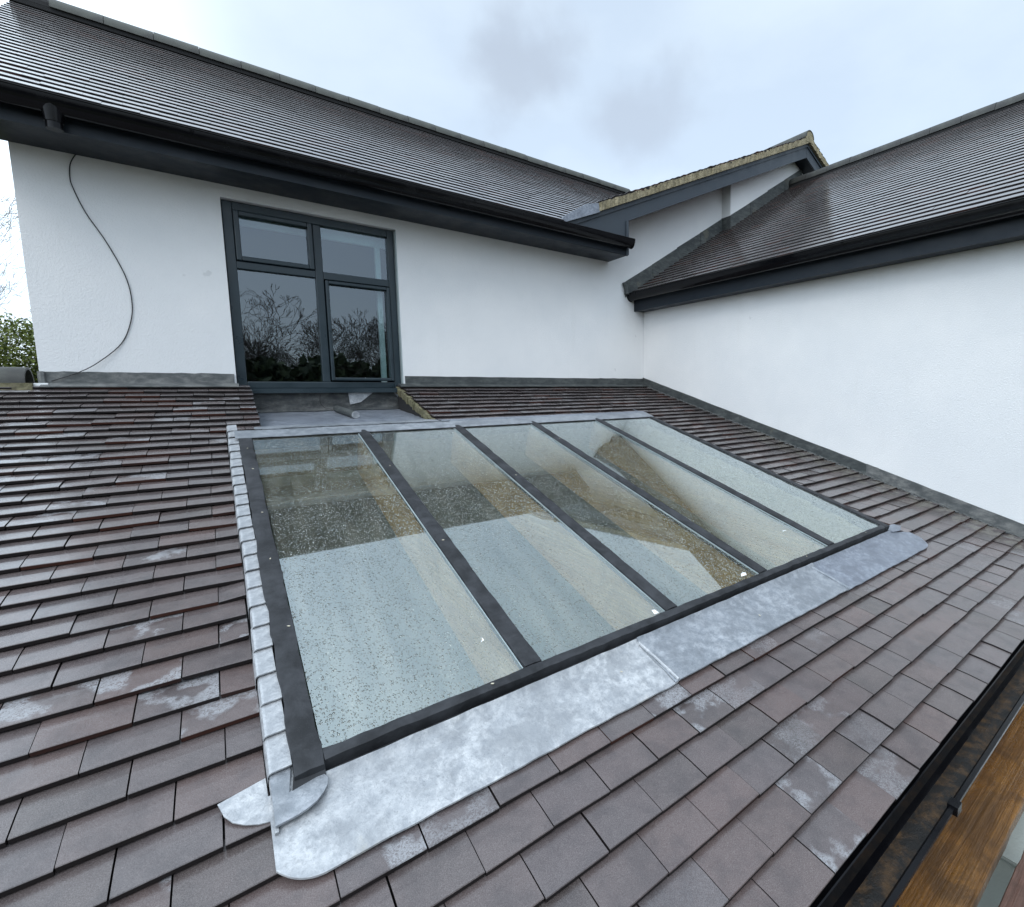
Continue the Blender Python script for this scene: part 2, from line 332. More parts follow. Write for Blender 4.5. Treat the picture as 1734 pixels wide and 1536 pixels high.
# ------------------------------------------------------------------ object helpers
def empty(name, loc=(0, 0, 0)):
    o = bpy.data.objects.new(name, None); COL.objects.link(o); o.location = loc; return o
def tag(o, label=None, cat=None, group=None, kind=None):
    if label: o['label'] = label
    if cat: o['category'] = cat
    if group: o['group'] = group
    if kind: o['kind'] = kind
    return o
class MB:
    def __init__(s): s.v = []; s.f = []; s.mi = []
    def add(s, vs, fs, mi=0):
        k = len(s.v); s.v += [tuple(x) for x in vs]; s.f += [tuple(i + k for i in f) for f in fs]; s.mi += [mi] * len(fs)
    def hexa(s, p, mi=0):      # 8 points: bottom 4 then top 4, same order
        s.add(p, [(3, 2, 1, 0), (4, 5, 6, 7), (0, 1, 5, 4), (1, 2, 6, 5), (2, 3, 7, 6), (3, 0, 4, 7)], mi)
    def box(s, a, b, mi=0):
        (x0, y0, z0), (x1, y1, z1) = a, b
        s.hexa([(x0, y0, z0), (x1, y0, z0), (x1, y1, z0), (x0, y1, z0), (x0, y0, z1), (x1, y0, z1), (x1, y1, z1), (x0, y1, z1)], mi)
    def prism(s, poly, fa, fb, mi=0):   # poly of 2-D points mapped by fa and fb to the two end faces
        n = len(poly); s.add([fa(p) for p in poly] + [fb(p) for p in poly],
              [tuple(range(n))[::-1], tuple(range(n, 2 * n))] + [(i, (i + 1) % n, n + (i + 1) % n, n + i) for i in range(n)], mi)
    def tube(s, pts, rad, seg=8, cap=True, mi=0):
        pts = [Vector(p) for p in pts]; rings = []
        prev = None
        for i, p in enumerate(pts):
            d = (pts[min(i + 1, len(pts) - 1)] - pts[max(i - 1, 0)]).normalized()
            if prev is None:
                a = d.orthogonal().normalized()
            else:
                a = (prev - d * prev.dot(d)).normalized()
            prev = a; b_ = d.cross(a); r = rad[i] if isinstance(rad, (list, tuple)) else rad
            rings.append([p + (a * math.cos(2 * math.pi * j / seg) + b_ * math.sin(2 * math.pi * j / seg)) * r for j in range(seg)])
        vs = [q for rg in rings for q in rg]; fs = []
        for i in range(len(pts) - 1):
            for j in range(seg):
                fs.append((i * seg + j, i * seg + (j + 1) % seg, (i + 1) * seg + (j + 1) % seg, (i + 1) * seg + j))
        if cap: fs.append(tuple(range(seg))[::-1]); fs.append(tuple(range((len(pts) - 1) * seg, len(pts) * seg)))
        s.add(vs, fs, mi)
    def build(s, name, m, parent=None, label=None, smooth=False, origin=None):
        me = bpy.data.meshes.new(name); v = s.v
        par = Vector((0, 0, 0))
        if parent is not None: par = wloc(parent)
        if origin is None:
            if parent is None and v:
                origin = (sum(q[0] for q in v) / len(v), sum(q[1] for q in v) / len(v), min(q[2] for q in v))
            else: origin = par
        o_ = Vector(origin)
        me.from_pydata([(q[0] - o_.x, q[1] - o_.y, q[2] - o_.z) for q in v], [], s.f)
        for mm in (m if isinstance(m, (list, tuple)) else [m]): me.materials.append(mm)
        if any(s.mi): me.polygons.foreach_set('material_index', s.mi)
        me.update()
        import bmesh
        bm = bmesh.new(); bm.from_mesh(me); bmesh.ops.recalc_face_normals(bm, faces=bm.faces)
        if smooth:
            for f in bm.faces: f.smooth = True
        bm.to_mesh(me); bm.free()
        if smooth: me.set_sharp_from_angle(angle=R(35))
        o = bpy.data.objects.new(name, me); COL.objects.link(o)
        if parent is not None: o.parent = parent
        o.location = o_ - par
        if label: o['label'] = label
        return o
def wloc(o):
    p = Vector(o.location)
    while o.parent is not None: o = o.parent; p = p + Vector(o.location)
    return p

class Frame:
    """a sloped plane: x along, s down the slope, h above it"""
    def __init__(s, O, U, D): s.O = Vector(O); s.U = Vector(U).normalized(); s.D = Vector(D).normalized(); s.N = s.U.cross(s.D)
    def __init_n(s): pass
    def __call__(s, x, d, h=0.0):
        n = s.N if s.N.z > 0 else -s.N
        return s.O + s.U * x + s.D * d + n * h
def fbox(mb, F, x0, x1, s0, s1, h0, h1, mi=0):
    mb.hexa([F(x0, s0, h0), F(x1, s0, h0), F(x1, s1, h0), F(x0, s1, h0), F(x0, s0, h1), F(x1, s0, h1), F(x1, s1, h1), F(x0, s1, h1)], mi)
PITCH = 0.2775
LR = Frame((0, 0, 0.1185), (1, 0, 0), (0, -math.cos(PITCH), -math.sin(PITCH)))       # lower (lean-to) roof
TH = R(34.0)
MR = Frame((0, -0.42, 1.728), (1, 0, 0), (0, -math.cos(TH), -math.sin(TH)))           # main roof, s negative goes up
M2 = math.atan(0.612)
WR = Frame((-0.205, 0, 1.2465), (0, -1, 0), (-math.cos(M2), 0, -math.sin(M2)))          # wing roof, along = -y
GA = math.atan(0.457)
GL = Frame((-1.60, 0, 1.735), (0, 1, 0), (-math.cos(GA), 0, -math.sin(GA)))           # gable, left slope
APX = 3.05
APZ = 1.735 + 0.457 * (APX + 1.60)
GR_ = Frame((APX, 0, APZ), (0, 1, 0), (math.cos(GA), 0, -math.sin(GA)))
G = 0.1059
TW = 0.1665

def tiles(F, rows, width, name, m, parent, gauge=G, t=0.0135, gap=0.0045, off0=0.0, jit=1.0, label=None, camber=0.0022, side=0.0015):
    """rows: list of (s_bottom, parity, [(xa, xb), ...]). Every tile is its own little block, laid to a half bond."""
    vs = []; fs = []; mi = []; rnd = random.Random(11)
    drop = t + gap
    for (sb, par, spans) in rows:
        ox = off0 + (width / 2 if par % 2 else 0) + rnd.uniform(-.006, .006)
        for (xa, xb) in spans:
            k0 = math.floor((xa - ox) / width) - 1; k1 = math.ceil((xb - ox) / width) + 1
            for k in range(k0, k1):
                a = ox + k * width; b = a + width
                a2 = max(a, xa); b2 = min(b, xb)
                if b2 - a2 < 0.025: continue
                g1 = rnd.uniform(.5, 1.5) * side; g2 = rnd.uniform(.5, 1.5) * side
                if a2 == a: a2 += g1
                if b2 == b: b2 -= g2
                ds = rnd.gauss(0, .0011) * jit; dh = rnd.gauss(0, .0009) * jit; rot = rnd.gauss(0, .0045) * jit; tl = rnd.gauss(0, .0012) * jit
                cx = (a2 + b2) / 2; w_ = b2 - a2; back = gauge + 0.032; slope = drop / gauge
                cam_ = camber
                nx = 3
                prof = [(0.0, -t), (0.0, -0.0016), (-0.0016, 0.0), (-back * 0.45, -slope * back * 0.45 + cam_), (-back, -slope * back), (-back, -slope * back - t)]
                base = len(vs)
                for i, xx in enumerate((a2, b2)):
                    ex = xx - cx
                    for (d, h) in prof:
                        vs.append(tuple(F(xx, sb + ds + d + rot * ex, h + dh + (tl * (1 if i else -1)))))
                n = len(prof)
                fs.append(tuple(base + j for j in range(n))); fs.append(tuple(base + n + j for j in range(n))[::-1])
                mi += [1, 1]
                for j in range(n):
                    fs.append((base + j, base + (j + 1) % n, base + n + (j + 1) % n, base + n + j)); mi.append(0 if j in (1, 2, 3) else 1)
    mb = MB(); mb.v = vs; mb.f = fs; mb.mi = mi
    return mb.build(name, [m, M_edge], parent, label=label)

# ================================================================== GROUND
GZ = -3.9
def ground():
    mb = MB(); n = 40; S = 600
    mb.add([(-S, -S, GZ), (S, -S, GZ), (S, S, GZ), (-S, S, GZ)], [(0, 1, 2, 3)])
    m = mat('wet_ground', (0.09, 0.10, 0.06), 0.8); b = NB(m); v = b.coord()
    c = b.mix(b.rng(b.noise(v, 0.35, 6, 0.6), 0.35, 0.65, 0, 1), (0.045, 0.065, 0.022), (0.11, 0.095, 0.06))
    b.base(b.mix(b.rng(b.noise(v, 14, 4, 0.6), 0.4, 0.7, 0, 0.6), c, (0.03, 0.04, 0.02)))
    b.normal(b.bump(b.noise(v, 25, 4), 0.05, 0.7))
    o = mb.build('ground', m, origin=(0, 0, GZ)); tag(o, kind='structure')
    mb = MB(); mb.box((-9, -7.5, GZ + 0.004), (1.0, -4.0, GZ + 0.06))
    o = mb.build('path', painted('concrete_path', (0.030, 0.036, 0.026), 0.7, 0.003, 30)); tag(o, kind='structure')
ground()

# ================================================================== HOUSE (two-storey range, its gable and the wing)
house = tag(empty('house', (-1.0, 0.5, GZ)),
            'white rendered house with dark tiled roofs, gable and four-pane window behind the rooflight', 'house')
XL, XW0, XW1, ZW0, ZW1 = -5.12, -4.138, -2.933, 0.089, 1.457
WT = 0.30
# --- back wall with window opening
mb = MB()
mb.box((XL, 0, GZ), (XW0, WT, 1.60)); mb.box((XW1, 0, GZ), (1.497, WT, 1.60))
mb.box((XW0, 0, GZ), (XW1, WT, ZW0 - 0.02)); mb.box((XW0, 0, ZW1), (XW1, WT, 1.60))
gz = lambda x: 1.735 + 0.457 * (x + 1.60) - 0.10
mb.prism([(-1.35, 1.60), (1.497, 1.60), (1.497, gz(1.497)), (-1.35, gz(-1.35))], lambda p: (p[0], 0.0, p[1]), lambda p: (p[0], WT, p[1]))
mb.prism([(1.497, GZ), (4.6, GZ), (4.6, gz(APX) - 0.457 * (4.6 - APX)), (APX, gz(APX)), (1.497, gz(1.497))],
         lambda p: (p[0], -0.15, p[1]), lambda p: (p[0], WT, p[1]))
mb.build('wall', M_wall, house, label='white rendered wall with the window and the gable above')
# left end wall and back, closing the volume
mb = MB(); mb.box((XL, WT, GZ), (XL + 0.3, 3.9, 1.60)); mb.box((XL + 0.3, 3.6, GZ), (4.6, 3.9, 1.6))
mb.prism([(WT, 1.60), (3.9, 1.60), (1.956, 3.20)], lambda p: (XL, p[0], p[1]), lambda p: (XL + 0.3, p[0], p[1]))
mb.build('end_wall', M_wall, house)
# --- wing wall
mb = MB(); mb.box((0, -7.2, GZ), (0.3, -0.002, 1.20)); mb.box((0.3, -7.2, GZ), (6.0, -6.9, 1.20))
mb.prism([(0.0, 1.20), (6.0, 1.20), (3.0, 3.05)], lambda p: (p[0], -7.2, p[1]), lambda p: (p[0], -6.9, p[1]))
mb.build('wing_wall', M_wall, house, label='plain white textured wall of the wing on the right')

# --- main roof
XR = -5.36
deck = MB()
def vx(sl):      # x where the main slope meets the gable slope, sl metres up from the eave
    return (1.728 + sl * math.sin(TH) - 1.735) / 0.457 - 1.60
deck.prism([(XR, -0.02), (vx(0.02) + 0.28, -0.02), (vx(2.88) + 0.28, -2.88), (XR, -2.88)], lambda p: MR(p[0], p[1], -0.11), lambda p: MR(p[0], p[1], -0.034))
RY = -0.42 + 2.87 * math.cos(TH); RZ = 1.728 + 2.87 * math.sin(TH)
MRb = Frame((0, RY, RZ), (1, 0, 0), (0, math.cos(TH), -math.sin(TH)))
fbox(deck, MRb, XR, 2.2, 0.0, 3.0, -0.11, -0.034)
main_roof = deck.build('main_roof', M_dark, house, label='dark tiled roof over the window wall, streaked with wet reflections')
rows = [(-0.1059 * k, k, [(XR, vx(0.1059 * k) + 0.17)]) for k in range(0, 28)]
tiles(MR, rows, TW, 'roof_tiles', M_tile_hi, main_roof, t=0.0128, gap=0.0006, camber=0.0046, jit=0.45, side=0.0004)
mb = MB(); fbox(mb, MRb, XR, 2.2, 0.0, 3.05, -0.03, 0.0); mb.build('rear_slope', M_tile_hi, main_roof)
def half_round(mb, A, B, up, side, r, wall=0.014, n=12):
    A, B, up, side = map(Vector, (A, B, up, side)); vs = []
    for P in (A, B):
        for rr in (r, r - wall):
            for i in range(n + 1):
                a = math.pi * i / n; vs.append(P + side * math.cos(a) * rr + up * math.sin(a) * rr)
    m_ = n + 1; fs = []
    for i in range(n):
        fs += [(i, i + 1, 2 * m_ + i + 1, 2 * m_ + i), (m_ + i, 3 * m_ + i, 3 * m_ + i + 1, m_ + i + 1),
               (i, m_ + i, m_ + i + 1, i + 1), (2 * m_ + i, 2 * m_ + i + 1, 3 * m_ + i + 1, 3 * m_ + i)]
    fs += [(0, 2 * m_, 3 * m_, m_), (n, m_ + n, 3 * m_ + n, 2 * m_ + n)]
    mb.add(vs, fs)
def ridge_run(A, d, n, parent, pitch=0.3275, r=0.112):
    d = Vector(d); side = Vector((-d.y, d.x, 0)); A = Vector(A)
    mb = MB(); half_round(mb, (0, 0, 0), d * (pitch - 0.004), (0, 0, 1), side, r)
    src = None
    for i in range(n):
        p = A + d * pitch * i
        if src is None:
            src = mb.build('ridge_tile', M_ridge, parent, smooth=True, origin=(0, 0, 0)); o = src
        else:
            o = src.copy(); COL.objects.link(o); o.parent = parent
        o.location = p - wloc(parent) + Vector((0, 0, random.uniform(-.003, .003)))
        o['group'] = 'half round ridge tiles along a roof ridge'
ridge_run((-5.129, 1.956, 3.433 - 0.112), (1, 0, 0), 20, main_roof)
mb = MB(); fbox(mb, Frame((0, RY, RZ - 0.03), (1, 0, 0), (0, 1, 0)), XR, 1.5, -0.10, 0.10, -0.02, 0.012); mb.tube([(XR + 0.02, 1.956, 3.321), (1.4, 1.956, 3.321)], 0.094, 16); mb.build('ridge_bedding', M_dark, main_roof)

# --- main eave: fascia, soffit, gutter
XE = -0.555
mb = MB(); mb.box((-5.30, -0.356, 1.541), (XE - 0.022, -0.336, 1.715)); mb.build('fascia', M_anth, house, label='dark blue-grey fascia under the main gutter')
mb = MB(); mb.box((-5.30, -0.334, 1.545), (XE - 0.015, -0.002, 1.557)); mb.box((-5.322, -0.338, 1.541), (-5.302, 0.0, 1.72)); mb.build('soffit', M_anth, house)
def gutter(P0, P1, outd, up=(0, 0, 1), r=0.060, name='gutter', ends=(False, True)):
    """open half-round-ish gutter as a thin channel, with a rolled front lip"""
    P0, P1, outd, up = map(Vector, (P0, P1, outd, up)); prof = []
    for i in range(13):
        a = math.pi * i / 12; prof.append((-math.cos(a) * r, -math.sin(a) * r * 1.45))
    inner = [(x * 0.93, y * 0.93 + 0.0) for x, y in prof][::-1]
    mb = MB(); poly = prof + inner
    mb.prism(poly, lambda p: P0 + outd * p[0] + up * p[1], lambda p: P1 + outd * p[0] + up * p[1])
    mb.tube([P0 + outd * r, P1 + outd * r], 0.0045, 8)
    for e, P, q in ((ends[0], P0, P1), (ends[1], P1, P0)):
        if e:
            dr = (P - q).normalized(); big = [(x * 1.05, y * 1.05) for x, y in prof]
            mb.prism(big, lambda p: P + outd * p[0] + up * p[1] - dr * 0.004, lambda p: P + outd * p[0] + up * p[1] + dr * 0.006)
    return mb.build(name, M_gutter, house, smooth=True)
GY = -0.356 - 0.060
gut = gutter((-5.38, GY, 1.692), (XE - 0.01, GY, 1.688), (0, -1, 0)); gut['label'] = 'black gutter along the main roof above the window'
def brackets(P, d, n, step, outd, parent, r=0.061):
    d, outd = Vector(d), Vector(outd); mb = MB(); prof = [(-math.cos(math.pi * i / 10) * r, -math.sin(math.pi * i / 10) * r * 1.12) for i in range(11)]
    prof += [(x * .93, y * .93) for x, y in prof[::-1]]
    mb.prism(prof, lambda p: outd * p[0] + Vector((0, 0, p[1])), lambda p: outd * p[0] + Vector((0, 0, p[1])) + d * 0.022)
    mb.hexa([outd * a + d * c + Vector((0, 0, z)) for z in (-0.05, 0.012) for a, c in ((-r - 0.012, 0), (-r, 0), (-r, 0.022), (-r - 0.012, 0.022))])
    src = None
    for i in range(n):
        if src is None: src = mb.build('gutter_bracket', M_gutter, parent, smooth=True, origin=(0, 0, 0)); o = src
        else: o = src.copy(); COL.objects.link(o); o.parent = parent
        o.location = Vector(P) + d * step * i - wloc(parent); o['group'] = 'gutter brackets on the fascia'
brackets((-5.2, GY, 1.690), (1, 0, 0), 5, 0.93, (0, -1, 0), gut)
# outlet at the left end, wet and shiny
mb = MB(); mb.tube([(-4.86, GY, 1.66), (-4.86, GY, 1.56)], [0.052, 0.040], 16); mb.tube([(-4.86, GY, 1.56), (-4.86, GY, 1.525)], 0.036, 16)
mb.build('gutter_outlet', M_gutter, gut, smooth=True)
mb = MB(); mb.prism([(-math.cos(math.pi * i / 10) * 0.064, -math.sin(math.pi * i / 10) * 0.072) for i in range(11)],
    lambda p: (-1.36, GY - p[0], 1.690 + p[1]), lambda p: (-1.28, GY - p[0], 1.690 + p[1])); mb.build('gutter_union', M_gutter, gut, smooth=True)

# --- gable: bargeboard with kneeler, mortared verge, tiles
def gb(x, off=0.0): return 1.909 + 0.457 * (x + 0.989) + off
yb0, yb1 = -0.356, -0.330
mb = MB()
poly = [(-1.40, gb(-1.40)), (-1.40, 1.541), (XE, 1.541), (XE, gb(XE, -0.195)), (APX, gb(APX, -0.195)), (APX, gb(APX))]
mb.prism(poly, lambda p: (p[0], yb0 + 0.006, p[1]), lambda p: (p[0], yb1, p[1]))
mb.prism([(-1.40, gb(-1.40)), (-1.40, gb(-1.40, -0.045)), (APX, gb(APX, -0.045)), (APX, gb(APX))], lambda p: (p[0], yb0 - 0.012, p[1]), lambda p: (p[0], yb0 + 0.0055, p[1]))
mb.box((XE - 0.035, yb0 - 0.010, 1.545), (XE, yb0 + 0.0055, gb(XE, -0.20)))
mb.build('bargeboard', M_barge, house, label='grey bargeboard on the left slope of the gable with its boxed end')
mb = MB()
fr = lambda x, off=0: gb(APX) - 0.457 * (x - APX) + off
mb.prism([(APX, fr(APX)), (APX, fr(APX, -0.195)), (4.6, fr(4.6, -0.195)), (4.6, fr(4.6))], lambda p: (p[0], yb0 + 0.004, p[1]), lambda p: (p[0], yb1, p[1]))
mb.prism([(APX, fr(APX)), (APX, fr(APX, -0.045)), (4.6, fr(4.6, -0.045)), (4.6, fr(4.6))], lambda p: (p[0], yb0 - 0.012, p[1]), lambda p: (p[0], yb0 + 0.003, p[1]))
mb.build('bargeboard', M_barge, house, label='short grey bargeboard on the right slope of the gable')
mb = MB()   # gable soffits and box end
mb.prism([(XE, gb(XE, -0.185)), (APX, gb(APX, -0.185)), (4.6, fr(4.6, -0.185)), (4.6, fr(4.6, -0.170)), (APX, gb(APX, -0.170)), (XE, gb(XE, -0.170))],
         lambda p: (p[0], yb1 + 0.001, p[1]), lambda p: (p[0], 0.02, p[1]))
mb.box((XE - 0.014, yb1 + 0.001, 1.545), (XE - 0.002, 0.0, gb(XE, -0.19)))
mb.build('gable_soffit', M_anth, house)
mb = MB()
fbox(mb, GL, -0.36, 4.2, -5.15, -0.02, -0.085, -0.035); fbox(mb, GR_, -0.36, 4.2, 0.0, 1.75, -0.085, -0.035)
groof = mb.build('gable_roof', M_dark, house, label='gable roof behind the bargeboard, seen from below at its mortared edge')
rows = [(0.06 - G * k, k, [(-0.405, 1.2)]) for k in range(7, 48)]
tiles(GL, rows, TW, 'roof_tiles', M_tile_hi, groof, jit=2.2)
rows = [(0.10 + G * k, k, [(-0.405, 1.2)]) for k in range(0, 16)]
tiles(GR_, rows, TW, 'roof_tiles', M_tile_hi, groof, jit=2.2)
# verge mortar: an uneven, crusty band
def rough_band(mb, f, n, x0, x1, lo, hi, y0, y1, amp):
    rnd = random.Random(5); top = []; bot = []
    for i in range(n + 1):
        x = x0 + (x1 - x0) * i / n
        top.append((x, f(x) + hi + rnd.uniform(-amp, amp))); bot.append((x, f(x) + lo))
    vs = []
    for i in range(n + 1):
        yy = y0 + rnd.uniform(-.008, .008)
        vs += [(bot[i][0], yy + .004, bot[i][1]), (top[i][0], yy - .002, top[i][1]), (top[i][0], y1, top[i][1]), (bot[i][0], y1, bot[i][1])]
    fs = []
    for i in range(n):
        a = 4 * i
        for j in range(4): fs.append((a + j, a + (j + 1) % 4, a + 4 + (j + 1) % 4, a + 4 + j))
    fs += [(0, 1, 2, 3), (4 * n + 3, 4 * n + 2, 4 * n + 1, 4 * n)]
    mb.add(vs, fs)
mb = MB(); rough_band(mb, gb, 150, -0.99, APX, 0.002, 0.084, -0.408, -0.30, 0.006); rough_band(mb, fr, 50, APX, 4.5, 0.002, 0.084, -0.408, -0.30, 0.006)
mb.build('verge_mortar', M_mortar, groof, label='yellowish mortar bedding along the gable verge')
mb = MB(); hx = APX - 0.02; half_round(mb, (hx, -0.415, APZ - 0.05), (hx, 0.35, APZ - 0.05), (0, 0, 1), (1, 0, 0), 0.112)
mb.build('ridge_tile', M_ridge, groof, smooth=True)
mb = MB(); mb.prism([(math.cos(math.pi * i / 12) * 0.106, math.sin(math.pi * i / 12) * 0.106) for i in range(13)] + [(-0.10, -0.06), (0.10, -0.06)],
    lambda p: (hx + p[0], -0.410, APZ - 0.05 + p[1]), lambda p: (hx + p[0], -0.36, APZ - 0.05 + p[1])); mb.build('ridge_end_mortar', M_mortar, groof)
# lead valley piece from the eave up to the verge
mb = MB(); mb.prism([(-1.46, 1.70), (-0.98, 1.905), (-1.00, 1.99), (-1.16, 1.945), (-1.44, 1.765)], lambda p: (p[0], -0.400, p[1]), lambda p: (p[0], -0.28, p[1]))
mb.build('valley_lead', M_lead_mid, groof)

# --- wing roof
WRX, WRZ = 2.99, 1.2465 + 0.612 * 3.195
LW = 3.195 / math.cos(M2)
WRb = Frame((WRX, 0, WRZ), (0, -1, 0), (math.cos(M2), 0, -math.sin(M2)))
mb = MB(); fbox(mb, WR, 0.0, 7.4, -LW, -0.02, -0.11, -0.034); fbox(mb, WRb, 0.0, 7.4, 0, LW, -0.11, -0.03)
wing_roof = mb.build('wing_roof', M_dark, house, label='dark tiled roof of the wing at the right, rising from the black gutter')
rows = [(-G * k, k, [(0.02, 7.4)]) for k in range(0, 35)]
tiles(WR, rows, TW, 'roof_tiles', M_tile_hi, wing_roof, t=0.0128, gap=0.0006, camber=0.0046, jit=0.45, side=0.0004)
ridge_run((WRX, -0.02 - 0.1, WRZ - 0.025), (0, -1, 0), 22, wing_roof)
mb = MB(); mb.box((WRX - 0.1, -7.3, WRZ - 0.06), (WRX + 0.1, -0.1, WRZ - 0.02)); mb.tube([(WRX, -0.14, WRZ - 0.025), (WRX, -7.2, WRZ - 0.025)], 0.094, 16); mb.build('ridge_bedding', M_dark, wing_roof)
# wing eave
mb = MB(); mb.box((-0.158, -7.3, 1.0126), (-0.138, -0.001, 1.225)); mb.build('fascia', M_anth, house, label='dark fascia under the wing gutter')
mb = MB(); mb.box((-0.136, -7.3, 1.016), (-0.001, -0.001, 1.028)); mb.build('soffit', M_anth, house)
wg = gutter((-0.218, -0.004, 1.213), (-0.218, -7.3, 1.198), (-1, 0, 0), ends=(True, False)); wg['label'] = 'black gutter along the eave of the right wing'
brackets((-0.218, -0.72, 1.210), (0, -1, 0), 7, 0.95, (-1, 0, 0), wg)
mb = MB()
for k in range(3): mb.prism([(-math.cos(math.pi * i / 10) * 0.064, -math.sin(math.pi * i / 10) * 0.072) for i in range(11)],
    lambda p: (-0.218 - p[0], -0.05 - 0.045 * k, 1.213 + p[1]), lambda p: (-0.218 - p[0], -0.07 - 0.045 * k, 1.213 + p[1]))
mb.build('gutter_union', M_gutter, wg, smooth=True)
# abutment lead up the wall
mb = MB()
def abut(x0, x1, y, n):
    for i in range(n):
        a = x0 + (x1 - x0) * i / n; b = x0 + (x1 - x0) * (i + 1) / n
        f = lambda x: 1.372 + 0.612 * x
        e = 0.006 if i % 2 else 0.0
        mb.prism([(a, f(a) - 0.02), (b + 0.03, f(b + 0.03) - 0.02), (b + 0.03, f(b + 0.03) + 0.155), (a, f(a) + 0.165 - e)],
                 lambda p: (p[0], y - 0.012 - e, p[1]), lambda p: (p[0], y, p[1]))
abut(-0.30, 1.49, -0.0005, 4); abut(1.50, 3.22, -0.1505, 4)
f = lambda x: 1.372 + 0.612 * x
mb.box((1.488, -0.163, f(1.49) - 0.05), (1.4965, -0.002, f(1.49) + 0.16))
mb.tube([(-0.30, -0.03, 1.30), (-0.30, -0.03, 1.20)], 0.03, 10)
mb.tube([(-0.34, -0.022, 1.335), (-0.285, -0.022, 1.225)], 0.022, 10)
mb.build('abutment_flashing', M_lead_dark, house, smooth=True, label='grey lead flashing stepping up the gable wall beside the wing roof')

# --- window
win = MB(); y0, y1 = 0.045, 0.125
def fr_rect(mb, xa, xb, za, zb, wl, wr, wb, wt, ya, yb):
    mb.box((xa, ya, za), (xa + wl, yb, zb)); mb.box((xb - wr, ya, za), (xb, yb, zb))
    mb.box((xa + wl, ya, za), (xb - wr, yb, za + wb)); mb.box((xa + wl, ya, zb - wt), (xb - wr, yb, zb))
fr_rect(win, XW0 + .004, XW1 - .010, ZW0 - 0.006, ZW1 - .004, 0.062, 0.055, 0.052, 0.060, y0, y1)
win.box((-3.562, y0 + .004, ZW0 + 0.046), (-3.505, y1, ZW1 - 0.064))
win.box((XW0 + 0.066, y0 + .002, 0.975), (-3.562, y1, 1.030)); win.box((-3.505, y0 + .002, 0.970), (XW1 - 0.065, y1, 1.028))
window = win.build('window', M_anth_win, house, label='four-pane dark grey casement window reflecting bare trees')
mb = MB(); mb.box((XW0 - 0.0, -0.055, 0.060), (XW1 + 0.005, y0 + 0.03, 0.082)); mb.box((XW0 + 0.004, -0.055, 0.045), (XW1 - .0, -0.040, 0.0595)); mb.build('sill', M_anth_win, window)
# opening casements (top left, bottom right) stand a little proud
for (xa, xb, za, zb, ww) in ((-4.070, -3.566, 1.034, 1.392, 0.034), (-3.499, -3.001, 0.146, 0.962, 0.026)):
    mb = MB(); fr_rect(mb, xa, xb, za, zb, ww, ww, ww, ww, y0 - 0.014, y0 + 0.050)
    sh = mb.build('casement', M_anth_win, window)
    bv = sh.modifiers.new('bevel', 'BEVEL'); bv.width = 0.006; bv.segments = 2
bv = window.modifiers.new('bevel', 'BEVEL'); bv.width = 0.005; bv.segments = 2
for (xa, xb, za, zb) in ((-4.045, -3.590, 1.055, 1.372), (-3.510, -2.985, 1.020, 1.400), (-4.080, -3.555, 0.135, 0.980), (-3.475, -3.025, 0.168, 0.942)):
    mb = MB(); mb.box((xa, 0.078, za), (xb, 0.102, zb)); mb.build('pane', M_glass_win, window)
# reveals, a pale sealant bead at the right jamb
mb = MB(); mb.box((XW1 - 0.0095, 0.006, ZW0 + 0.0), (XW1 - 0.0005, 0.06, ZW1 - 0.01)); mb.build('sealant', M_bead, window)
mb = MB(); mb.box((-4.09, 0.17, 1.325), (-2.975, 0.19, 1.44)); mb.build('blind', M_blind, window, label='rolled white blind behind the top panes')
mb = MB(); mb.box((-3.075, 0.15, 0.10), (-3.035, 0.19, 1.33)); mb.build('curtain_edge', M_blind, window)
mb = MB()   # dim room behind
mb.box((-4.6, WT + 2.2, -0.6), (-2.4, WT + 2.25, 1.58)); mb.box((-4.65, WT, -0.6), (-4.6, WT + 2.25, 1.58)); mb.box((-2.4, WT, -0.6), (-2.35, WT + 2.25, 1.58))
mb.box((-4.6, WT, -0.65), (-2.4, WT + 2.2, -0.6)); mb.box((-4.6, WT, 1.56), (-2.4, WT + 2.2, 1.58)); mb.build('room', M_room, house)

# ================================================================== EXTENSION (lean-to)
ext = tag(empty('extension', (-3.0, -2.0, GZ)), 'single-storey lean-to with a plum-grey clay tiled roof, filling the foreground below the white walls', 'extension')
XA = -6.9
SE = 4.3254
hx0, hx1, hs0, hs1 = -4.165, -1.085, 1.215, 3.525
mb = MB()
for (a, b, c, d) in ((XA, hx0, 0.0, SE - 0.06), (hx1, 0.0 - 0.004, 0.0, SE - 0.06), (hx0, hx1, hs1, SE - 0.06), (-2.99, hx1, 0.0, hs0)):
    fbox(mb, LR, a, b, c, d, -0.16, -0.030)
fbox(mb, LR, hx0, -4.058, 0.0, 1.03, -0.16, -0.030)
roof = mb.build('lower_roof', M_dark, ext, label='lower tiled roof around the rooflight')
rows = []
for k in range(0, 41):
    s = SE - G * k
    if s < 1.06: sp = [(XA, -4.060 + random.uniform(-.004, .004)), (-2.985, -0.012)]
    elif s < 1.14: sp = [(XA, -4.232), (-0.965, -0.012)]
    elif s < 3.62: sp = [(XA, -4.234 + random.uniform(-.003, .003)), (-0.955 + 0.05 * max(0, (s - 2.6)) + random.uniform(-.006, .006), -0.012)]
    else: sp = [(XA, -0.012)]
    rows.append((s, k, sp))
tiles(LR, rows, TW, 'roof_tiles', M_tile, roof, off0=-3.2266, label='plum and grey clay tiles, some with white lime bloom')
